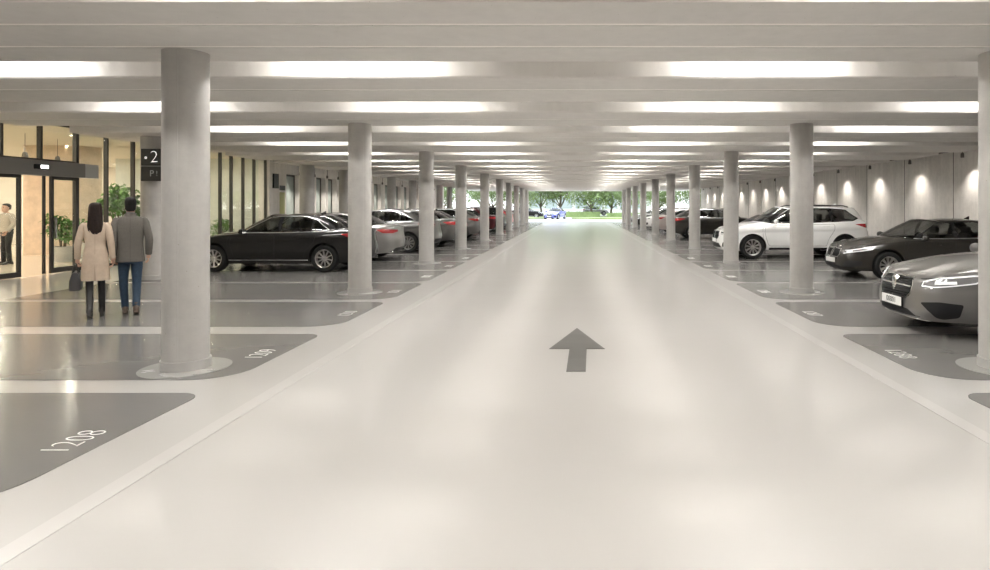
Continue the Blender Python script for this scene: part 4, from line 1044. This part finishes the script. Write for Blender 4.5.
# ---- left glazed front
XG = -12.6
fr = [7.5,8.5,9.5,10.5,11.5,12.5,13.55,14.55,15.6,16.6,17.6,18.4,19.2,20.0,20.8,21.9,22.6,23.4,24.2,25.1]
wi = 0
for i in range(len(fr)-1):
    a, b = fr[i], fr[i+1]; wi += 1
    door = b <= 15.61 and a >= 11.4
    z0 = 2.70 if door else .05
    mb = MB(); w = .028 if b != 15.6 else .045
    mb.bbox((XG-.06, b-w, 2.68 if 12 < b < 15 else 0), (XG+.04, b+w, 3.66)); mb.bbox((XG-.06, a+.035, z0-.05), (XG+.03, b-w, z0+.03)); mb.bbox((XG-.06, a+.035, 3.56), (XG+.03, b-w, 3.66))
    if not door and b <= 15.6: mb.bbox((XG-.06, a+.035, 2.66), (XG+.03, b-w, 2.74))
    o = mb.build('window_%d' % wi, M['frame']); tag(o, kind='structure')
    mb = MB(); mb.bbox((XG-.03, a+.03, z0+.02), (XG-.018, b-.03, 3.57)); mb.build('pane', M['pane'], o)
# automatic sliding door
d = empty('door_1', (XG, 13.5, 0)); tag(d, kind='structure')
mb = MB(); mb.bbox((-.10,-1.95,2.33), (.22,2.12,2.68)); mb.build('door_header', M['header'], d, bevel=.01)
mb = MB(); mb.bbox((-.04,2.14,2.33), (.16,2.62,2.68)); mb.build('header_end_panel', pbr('pale_grey_panel', (.36,.37,.37), .3), d)
mb = MB(); mb.bbox((.22,.62,2.47), (.27,.98,2.58)); o = mb.build('door_sensor', M['black'], d, bevel=.01)
mb = MB(); mb.bbox((.27,.76,2.49), (.275,.96,2.565)); mb.build('sensor_light', emis('sensor_white', (1,1,1), 3.), o)
for (a, b, xo) in ((-1.9,-.75,.0), (-.75,.46,.06), (1.26,2.05,.06)):
    mb = MB(); w = .07
    mb.bbox((xo-.03, a, .02), (xo+.03, a+w, 2.33)); mb.bbox((xo-.03, b-w, .02), (xo+.03, b, 2.33)); mb.bbox((xo-.03, a+w, .02), (xo+.03, b-w, .14)); mb.bbox((xo-.03, a+w, 2.25), (xo+.03, b-w, 2.33))
    lf = mb.build('door_leaf', M['frame'], d)
    mb = MB(); mb.bbox((xo-.006, a+w, .14), (xo+.006, b-w, 2.25)); mb.build('pane', M['pane'], lf)
mb = MB(); mb.bbox((-.02,1.12,.02), (.02,1.18,2.33)); mb.build('door_post', M['frame'], d)
mb = MB(); mb.bbox((.09,1.34,.85), (.13,1.37,1.35)); mb.build('pull_handle', M['satin'], d)
mb = MB(); mb.bbox((-12.9, YBACK, 0), (-12.6, 7.5, 3.68)); tag(mb.build('wall_left_near', M['wallc']), kind='structure')
# solid wall with glazed niches beyond the glass front
mb = MB(); rng = [(25.1,26.55),(27.85,28.3),(29.1,29.6),(30.7,31.0),(32.1,32.5),(33.6,34.2),(35.4,36.0),(37.4,38.0),(39.4,40.2),(41.6,42.4),(43.8,44.6),(46.,47.),(48.5,49.5),(51,52),(53.5,58)]
for a, b in rng: mb.bbox((-12.9, a, 0), (-12.45, b, 3.68))
for i in range(len(rng)-1): mb.bbox((-12.9, rng[i][1], 3.0), (-12.5, rng[i+1][0], 3.68))
lw = mb.build('wall_left', M['wallc']); tag(lw, kind='structure')
for i in range(len(rng)-1):
    wi += 1; a, b = rng[i][1], rng[i+1][0]
    mb = MB(); mb.bbox((-12.75, a, 0), (-12.68, a+.06, 3.0)); mb.bbox((-12.75, b-.06, 0), (-12.68, b, 3.0)); mb.bbox((-12.75, a+.06, 2.92), (-12.68, b-.06, 3.0)); mb.bbox((-12.75, a+.06, 0), (-12.68, b-.06, .1))
    o = mb.build('window_%d' % wi, M['frame']); tag(o, kind='structure')
    mb = MB(); mb.bbox((-12.74, a+.06, .1), (-12.70, b-.06, 2.92)); mb.build('pane', M['frost'], o)
    place_spot(-12.15, (a+b)/2, 2.98, '%s small spotlight over the grey glass niches of the left wall' % ORD[min(i, 23)], 'spotlights on the left wall', LL_, .03)
mb = MB(); mb.bbox((-12.45, 25.35, 2.35), (-12.38, 25.75, 2.95)); tag(mb.build('wall_box', M['sign']), 'small dark box mounted high on the left wall beside the glass front', 'box')
mb = MB(); mb.bbox((-12.448, 25.95, .0), (-12.44, 26.4, 2.2)); o = mb.build('door_2', pbr('olive_panel', (.36,.36,.16), .5)); tag(o, kind='structure')
mb = MB(); mb.bbox((-12.44, 26.0, 1.0), (-12.39, 26.03, 1.15)); mb.build('door_handle', M['satin'], o)
mb = MB(); mb.bbox((-12.451, 25.95, 2.28), (-12.42, 26.4, 2.48)); tag(mb.build('notice_panel', M['sign']), 'small dark panel above the olive door in the left wall', 'panel')

# ---- lobby behind the glass
mb = MB(); mb.bbox((-24, 6, -.25), (-12.6, 34, .001)); tag(mb.build('floor_lobby', M['lobf']), kind='structure')
mb = MB(); mb.bbox((-24, 6, 3.62), (-12.9, 34, 3.9)); tag(mb.build('ceiling_lobby', M['lobc']), kind='structure')
mb = MB(); mb.bbox((-24.2, 6, 0), (-24, 34, 3.62)); tag(mb.build('wall_lobby_back', M['lobw']), kind='structure')
mb = MB(); mb.bbox((-24, 33.8, 0), (-12.9, 34, 3.62)); tag(mb.build('wall_lobby_far', M['lobw']), kind='structure')
mb = MB(); mb.bbox((-24, 6, 0), (-12.7, 6.2, 3.62)); tag(mb.build('wall_lobby_near', M['lobw']), kind='structure')
# oak clad core, glazed office partition, reception desk
mb = MB(); mb.loft([[(-17.4+dx*1., 21.+dy*.6, z) for dx, dy in [(math.copysign(abs(math.cos(t))**.35, math.cos(t)), math.copysign(abs(math.sin(t))**.35, math.sin(t))) for t in np.linspace(0, 2*PI, 32, endpoint=False)]] for z in (.0, 3.62)]); o = mb.build('wall_oak_core', M['wood']); tag(o, kind='structure')
mb = MB(); 
mb.v = []
mb = MB(); mb.bbox((-19.5, 26.2, 0), (-12.95, 26.3, 3.62)); tag(mb.build('wall_lobby_partition', pbr('sage_partition', (.60,.63,.58), .4, noise=.12, nscale=.8)), kind='structure')
mb = MB(); mb.bbox((-20.5, 12.5, 0), (-20.3, 19.0, 3.62)); tag(mb.build('wall_lobby_screen', M['lobw']), kind='structure')
di = 0; dproto = None
for X in (-14.2, -16.8, -19.4, -22.):
    for Y in (8.5, 11.5, 14.5, 17.5, 20.5, 23.5, 26.5, 29.5, 32.):
        if dproto is None:
            dproto = empty('downlight'); mb = MB(); mb.lathe([(.11,0),(.15,0),(.15,-.02),(.11,-.02),(.11,0)], n=20); mb.build('trim_ring', M['pot'], dproto); mb = MB(); mb.lathe([(0,-.008),(.11,-.008)], n=20); mb.build('diffuser', M['warm'], dproto, normals=False); o = dproto
        else: o = copy_tree(dproto)
        if not [c for c in o.children if c.type == 'LIGHT']:
            al = bpy.data.lights.new('downlight_glow', 'AREA'); al.shape = 'DISK'; al.size = .2; al.energy = 48; al.color = (1,.90,.76); lo = bpy.data.objects.new('downlight_glow', al); COL.objects.link(lo); lo.parent = o; lo.location = (0,0,-.03)
        o.location = (X, Y, 3.62); tag(o, 'round warm downlight in the ceiling of the lobby behind the glass', 'downlight', 'lobby downlights')
pp = None
for i, (x, Y, z) in enumerate([(25, 17., 2.95), (57.5, 18.5, 2.95), (38, 21., 2.8)]):
    if pp is None:
        pp = o = empty('pendant_lamp'); mb = MB(); mb.lathe([(.02,.16),(.05,.14),(.07,.05),(.075,0),(.06,0)], n=16); mb.build('lamp_shade', M['spot'], pp)
        mb = MB(); mb.tube([(0,0,.15),(0,0,.68)], .006); mb.build('cord', M['black'], pp); mb = MB(); mb.lathe([(0,-.01),(.04,.0),(.055,.03)], n=12); mb.build('bulb', M['warm'], pp)
    else: o = copy_tree(pp)
    o.location = (px(x, Y), Y, z); o.scale = (1,1,1)
    tag(o, '%s small dark pendant lamp hanging in the lobby above the sliding door' % ['left', 'right', 'middle'][i], 'pendant lamp', 'lobby pendant lamps')

def leaf_cluster(mb, c, r, n, ls, squash=1., droop=.4, mi=0):
    for _ in range(n):
        while 1:
            p = np.array([random.uniform(-1,1) for _ in range(3)])
            if np.dot(p, p) < 1: break
        p = np.array(c)+p*np.array((r, r, r*squash)); d = np.array([random.gauss(0,1), random.gauss(0,1), random.gauss(0,.6)-droop]); d /= np.linalg.norm(d)
        s = np.cross(d, (random.gauss(0,.4), random.gauss(0,.4), 1)); s /= np.linalg.norm(s)+1e-6; l = ls*random.uniform(.6,1.3); u = np.cross(s, d)
        mb.add([p, p+d*l*.45+s*l*.22+u*l*.05, p+d*l, p+d*l*.45-s*l*.22+u*l*.05], [(0,1,2,3)], mi)
def potted(h, r, n, ls, seed):
    random.seed(seed); root = empty('potted_plant')
    mb = MB(); mb.lathe([(0,0),(.22,0),(.27,.45),(.24,.45),(.235,.40),(0,.40)], n=24); pt = mb.build('pot', M['pot'], root)
    mb = MB(); mb.lathe([(0,.41),(.236,.41)], n=20); mb.build('soil', M['soil'], root)
    mb = MB(); lv = MB()
    for k in range(9):
        a = random.uniform(0, 2*PI); rr = random.uniform(.25,1.)*r; top = (rr*math.cos(a), rr*math.sin(a), h*random.uniform(.6,1.)-.2)
        mb.tube([(.05*math.cos(a), .05*math.sin(a), .4), (top[0]*.4, top[1]*.4, (.4+top[2])*.55), top], [.018,.013,.008], 6); leaf_cluster(lv, top, r*.48, n, ls, .9)
    mb.build('stem', M['stem'], root); lv.build('foliage', M['leaf'], root, normals=False); return root
p1 = potted(2.45, .60, 90, .20, 3); p1.location = (px(118, 18.6), 18.6, 0.001); tag(p1, 'tall bushy green plant behind the glass, between the walking couple', 'plant')
p2 = potted(1.55, .35, 60, .16, 5); p2.location = (px(63, 18.), 18., 0.001); tag(p2, 'lower green plant behind the right leaf of the sliding door', 'plant')
p3 = potted(1.25, .45, 70, .14, 8); p3.location = (px(228, 25.)-.3, 25., 0.001); tag(p3, 'green plant behind the glass wall, above the hood of the black sedan', 'plant')
p4 = potted(1.3, .35, 50, .14, 9); p4.location = (px(86, 19.8), 19.8, 0.001); tag(p4, 'green plant behind the glass, left of the woman in the beige coat', 'plant')
random.seed(21)
# ---- level sign on the wide column
sg_ = empty('level_sign', (px(151.5, 13.4), 13.44, 2.51)); tag(sg_, 'black hanging level sign reading 2 above P beside the first column', 'sign')
for z0, z1, nm in ((-.02,.35,'upper_panel'), (-.35,-.03,'lower_panel')):
    mb = MB(); mb.bbox((-.24,-.03,z0), (.24,.03,z1)); mb.build(nm, M['sign'], sg_, bevel=.006)
mb = MB(); mb.bbox((-.23,-.02,-.03), (.23,.02,-.02)); mb.build('divider', M['signg'], sg_)
Rx = Matrix.Rotation(PI/2, 4, 'X')
text_mesh('2', .37, 'digit', M['signw'], sg_, .002, Matrix.Translation((.055,-.034,.165)) @ Rx)
mb = MB(); mb.lathe([(0,-.034),(.028,-.034),(.028,-.03)], (-.13,0,.155), 'y', 14); mb.build('dot', M['signw'], sg_)
text_mesh('P', .19, 'letter', M['signg'], sg_, .002, Matrix.Translation((.0,-.034,-.19)) @ Rx); text_mesh('!', .15, 'letter', M['signg'], sg_, .0015, Matrix.Translation((.11,-.034,-.19)) @ Rx)
mb = MB(); mb.bbox((-.05,.03,-.1), (.05,.08,.1)); mb.build('bracket', M['spot'], sg_)

# ---- people
w_, JW = make_woman(); S_ = 1.66/1.66; YAW = math.radians(34); w_.rotation_euler = (0, 0, YAW); w_.location = (px(95.5, 8.95), 8.95, .0046); w_.scale = (.84, .9, 1.)
tag(w_, 'person with long dark hair in a knee-length beige coat, walking away on the grey floor', 'person')
m_, JM = make_man(); m_.rotation_euler = (0, 0, YAW); m_.location = (px(130.5, 9.24), 9.24, .0046); m_.scale = (.84, .9, .985)
tag(m_, 'person with short black hair in a grey blazer and blue jeans, walking away', 'person')
bg = make_bag(); bg.rotation_euler = (0, 0, YAW); bg.location = (w_.location.x-.225*math.cos(YAW)-.05*math.sin(YAW), w_.location.y-.225*math.sin(YAW)+.05*math.cos(YAW), .42); tag(bg, 'black handbag carried in the hand of the person in the beige coat', 'handbag')
lp = make_lobby_person(); lp.location = (px(7, 17.2), 17.2, .001); lp.rotation_euler = (0, 0, PI-.3)
tag(lp, 'person in a pale sweater and black trousers standing inside the glass door', 'person')

# ---- cars
def put(root, X, Y, face, label, sx=1., sz=1., group=None, sy=1.):
    """X, Y = centre; face = +1 nose to +X, -1 nose to -X"""
    root.location = (X, Y, .0045); root.rotation_euler = (0, 0, 0 if face > 0 else PI); root.scale = (sx, sy, sz); tag(root, label, 'car', group or 'parked cars'); return root
black = build_car(SEDAN, 'sedan', P_BLACK); grey = build_car(SPORT, 'sport_sedan', P_GREY); dark = build_car(KIDNEY, 'sedan', P_DARK)
white = build_car(SUV, 'suv', P_WHITE); fast = build_car(FAST, 'hatchback', P_MID)
def cp(src, paint, nm=None):
    o = copy_tree(src, None, paint); return o
# right side
put(grey, 4.17+2.38, 8.22, -1, 'grey sport sedan at the right picture edge, nose towards the lane', 1., 1.)
put(dark, 5.86+2.38*.93, 14.35, -1, 'dark charcoal sedan between the grey sport sedan and the white suv', .93, .93)
put(white, 4.38+2.36, 19.8, -1, 'white suv parked between the second and third right columns', 1.0, .99)
L_ = [
 (cp(black, P_BLACK), 5.55+2.39, 22.9, 1, 'low black sedan behind the bonnet of the white suv', 1., .93),
 (cp(fast, P_DARK), 4.65+2.36, 30.9, 1, 'dark grey hatchback with its red tail light beside the fourth right column', 1., 1.),
 (cp(dark, P_ROSE), 4.55+2.39, 36.9, 1, 'rose silver sedan between the fifth and sixth right columns', 1., 1.03),
 (cp(white, P_WHITE), 4.45+2.39, 43., -1, 'white suv far along the right row, between the sixth and seventh columns', 1., .9),
 (cp(black, P_BLACK), 4.5+2.39, 48.6, -1, 'black sedan far along the right row, past the eighth column', 1., 1.),
 (cp(grey, P_SILVER), 4.6+2.39, 54.8, -1, 'pale silver sedan at the far end of the right row', 1., 1.)]
# left side
put(black, -5.2-2.39*.965, 15.98, -1, 'black sedan seen side on left of the second left column', .965, 1.)
L_ += [
 (cp(dark, P_SILVER), -5.25-2.39, 18.75, -1, 'silver sedan whose tail shows right of the second left column', 1., 1.),
 (put(fast, -5.0-2.36, 22.5, -1, 'grey'), -4.9-2.36, 22.3, -1, 'mid grey hatchback with a curved chrome window line behind the third left column', 1., 1.),
 (cp(grey, P_MID), -4.72-2.39, 25.25, -1, 'grey sedan showing its tail between the third and fourth left columns', 1., 1.06),
 (cp(fast, P_GREY), -4.6-2.36, 30.4, -1, 'dark silver hatchback between the fourth and fifth left columns', 1., 1.),
 (cp(dark, P_MAROON), -4.65-2.39, 36.9, -1, 'dark maroon sedan between the fifth and sixth left columns', 1., 1.04),
 (cp(white, P_BLACK), -4.5-2.36, 39.6, -1, 'black suv far along the left row beside the sixth column', 1., .96),
 (cp(fast, P_RED), -4.55-2.36, 44.6, -1, 'bright red hatchback far along the left row', 1., 1.),
 (cp(black, P_SILVER), -4.6-2.39, 50.2, -1, 'pale silver sedan near the far end of the left row', 1., 1.),
 (cp(grey, P_DARK), -5.0-2.39, 28.0, -1, 'dark sedan behind the grey sedan at the fourth left column', 1., 1.),
 (cp(fast, P_DARK), -5.2-2.39, 33.7, -1, 'dark hatchback behind the fifth left column', 1., .98)]
for a in L_: put(*a)

# ---- outside
mb = MB(); mb.bbox((-120, YEND+.02, -.3), (120, 260, -.03)); tag(mb.build('ground_lawn', M['lawn']), kind='structure')
mb = MB(); mb.bbox((-14, YEND+.02, -.25), (13, 73, -.005)); tag(mb.build('floor_forecourt', M['pave']), kind='structure')
mb = MB(); mb.bbox((-80, 84, -.2), (80, 88, -.01)); mb.bbox((-80, 104, -.2), (80, 110, -.01)); tag(mb.build('floor_path', M['pave']), kind='structure')
def ellipse_pts(cx, cy, rx, ry, n=32): return [(cx+rx*math.cos(2*PI*k/n), cy+ry*math.sin(2*PI*k/n)) for k in range(n)]
for cx, cy, rx, ry, lb in ((4.8,79,5.5,2.6,'oval raised lawn bed outside, right of the exit'), (-9,80,5,2.4,'oval raised lawn bed outside, left of the exit')):
    mb = MB(); mb.extrude_poly([(a, b, -.03) for a, b in ellipse_pts(cx, cy, rx, ry)], (0,0,.18)); tag(mb.build('lawn_bed', M['lawn']), lb, 'lawn bed')
def tree(seed, h, r, trunk):
    random.seed(seed); root = empty('tree'); mb = MB(); mb.tube([(0,0,-.05),(.1,0,trunk*.6),(-.05,.1,trunk),(.1,0,h*.7)], [.22,.17,.14,.05], 8); br = []
    for k in range(7):
        a = k*2.4; e = (r*.6*math.cos(a), r*.6*math.sin(a), trunk+ (h-trunk)*random.uniform(.2,.8)); mb.tube([(0,0,trunk*.9), (e[0]*.5, e[1]*.5, (trunk+e[2])/2), e], [.09,.06,.03], 6); br.append(e)
    mb.build('trunk', M['trunk'], root); lv = MB()
    for e in br: leaf_cluster(lv, e, r*.62, 420, .42, .8, .2)
    leaf_cluster(lv, (0,0,h*.82), r*.6, 420, .42, .8, .2)
    lv.build('crown', M['tleaf'], root, normals=False); return root
T = [tree(11, 7.0, 3.6, 1.5), tree(12, 6.4, 3.2, 1.3)]
TP = [(16.,106,'distant tree outside behind the right columns'),(21,104,'tree outside in the gap right of the lane columns'),(-16.5,108,'distant tree outside behind the left columns'),(-23.5,104,'tree outside beyond the left outer columns'),(-33,96,'tree outside beyond the left wall end'),(36,112,'farthest tree outside on the right'),(-2.6,99,'small tree outside behind the blue car'),(5.6,100,'tree outside between the slender and the broad tree'),(-13.5,98,'tree outside beside the far left columns'),(-9.4,96,'tree outside left of the pale gap above the blue car'),(-5.9,101,'leafy tree outside just left of the blue car'),(2.2,94,'slender tree outside above the middle of the drive lane exit'),(8.6,92,'broad tree outside right of centre in the exit'),(13.0,99,'tree outside behind the far right columns'),(18.5,90,'tree outside seen between the right rows of columns'),(24.,97,'tree outside beyond the right wall end'),(-20,93,'tree outside beyond the left row of cars'),(-28,100,'tree outside at the far left behind the outer columns'),(31,104,'distant tree beyond the end of the right wall')]
for i, (x, y, lb) in enumerate(TP):
    o = T[i] if i < 2 else copy_tree(T[i % 2]); o.location = (x, y, -.03); o.rotation_euler = (0,0,i*1.3); s_ = .9+.07*(i % 4); o.scale = (s_,)*3
    tag(o, lb, 'tree', 'trees outside the exit')
def hedge(x, y, w, h, lb):
    lv = MB(); lv.bbox((x-w/2+.1, y-.4, -.03), (x+w/2-.1, y+.4, h-.15))
    for k in range(int(w*3)): leaf_cluster(lv, (x-w/2+w*(k+.5)/int(w*3), y, h*.6), .5, 60, .16, h/1.0, .2)
    tag(lv.build('hedge', M['tleaf'], normals=False), lb, 'hedge')
hedge(-10.5, 76, 4., 1.1, 'low clipped hedge outside to the left of the blue car'); hedge(7.5, 84, 7., .8, 'low hedge outside behind the oval lawn bed'); hedge(0.5, 92, 6., .9, 'low hedge outside below the slender tree')
b_ = empty('office_building', (4., 150, 0)); tag(b_, 'pale distant building with blue glass front behind the trees', 'building')
mb = MB(); mb.bbox((-16, 0, 0), (14, 12, 16)); mb.build('wall', M['bwall'], b_)
for fl in range(4):
    for k in range(8):
        mb = MB(); mb.bbox((-15.2+k*3.6, -.1, 1.+fl*3.8), (-12.4+k*3.6, .0, 3.8+fl*3.8)); mb.build('window', M['bglass'], b_)
o = cp(grey, P_BLUE); put(o, -2.75, 78., 1, 'blue car parked outside on the lawn edge beyond the exit', 1., 1., 'cars outside'); o.rotation_euler = (0,0,-1.85); o.location.z = -.03
mb = MB(); mb.bbox((-6.5, 74.5, -.2), (1.5, 82.5, -.025)); tag(mb.build('floor_drive', M['pave']), kind='structure')
o = cp(dark, P_BLACK); put(o, -7.0, 86., 1, 'dark car outside, left of the blue car', 1., 1., 'cars outside'); o.location.z = -.01
o = cp(white, P_SILVER); put(o, 3.2, 107., 1, 'distant silver car outside beneath the trees', 1., 1., 'cars outside'); o.location.z = -.01
mb = MB(); mb.bbox((-12.6, YEND+.0, -.05), (11.9, YEND+.02, .0)); 
# ---- world, camera
w = bpy.data.worlds.new('sky'); SC.world = w; w.use_nodes = True; nt = w.node_tree; bgn = nt.nodes['Background']
tc = nt.nodes.new('ShaderNodeTexCoord'); sx = nt.nodes.new('ShaderNodeSeparateXYZ'); rp = nt.nodes.new('ShaderNodeValToRGB')
nt.links.new(tc.outputs['Generated'], sx.inputs[0]); nt.links.new(sx.outputs['Z'], rp.inputs['Fac']); nt.links.new(rp.outputs[0], bgn.inputs['Color'])
rp.color_ramp.elements[0].color = (.92,.95,1,1); rp.color_ramp.elements[1].color = (.75,.86,1,1); bgn.inputs['Strength'].default_value = 3.
cam = bpy.data.cameras.new('camera'); co = bpy.data.objects.new('camera', cam); COL.objects.link(co); SC.camera = co
co.location = (0, 0, CAMZ); co.rotation_euler = (PI/2, 0, 0); cam.sensor_width = 36; cam.lens = F/990*36
cam.shift_x = -(577-495)/990; cam.shift_y = -(285-206)/990; cam.clip_end = 600
SC.view_settings.view_transform = 'Standard'; SC.view_settings.look = 'None'; SC.view_settings.gamma = 1; SC.view_settings.exposure = .44
SC.cycles.use_denoising = True; SC.cycles.max_bounces = 8; SC.cycles.diffuse_bounces = 5; SC.cycles.transparent_max_bounces = 16
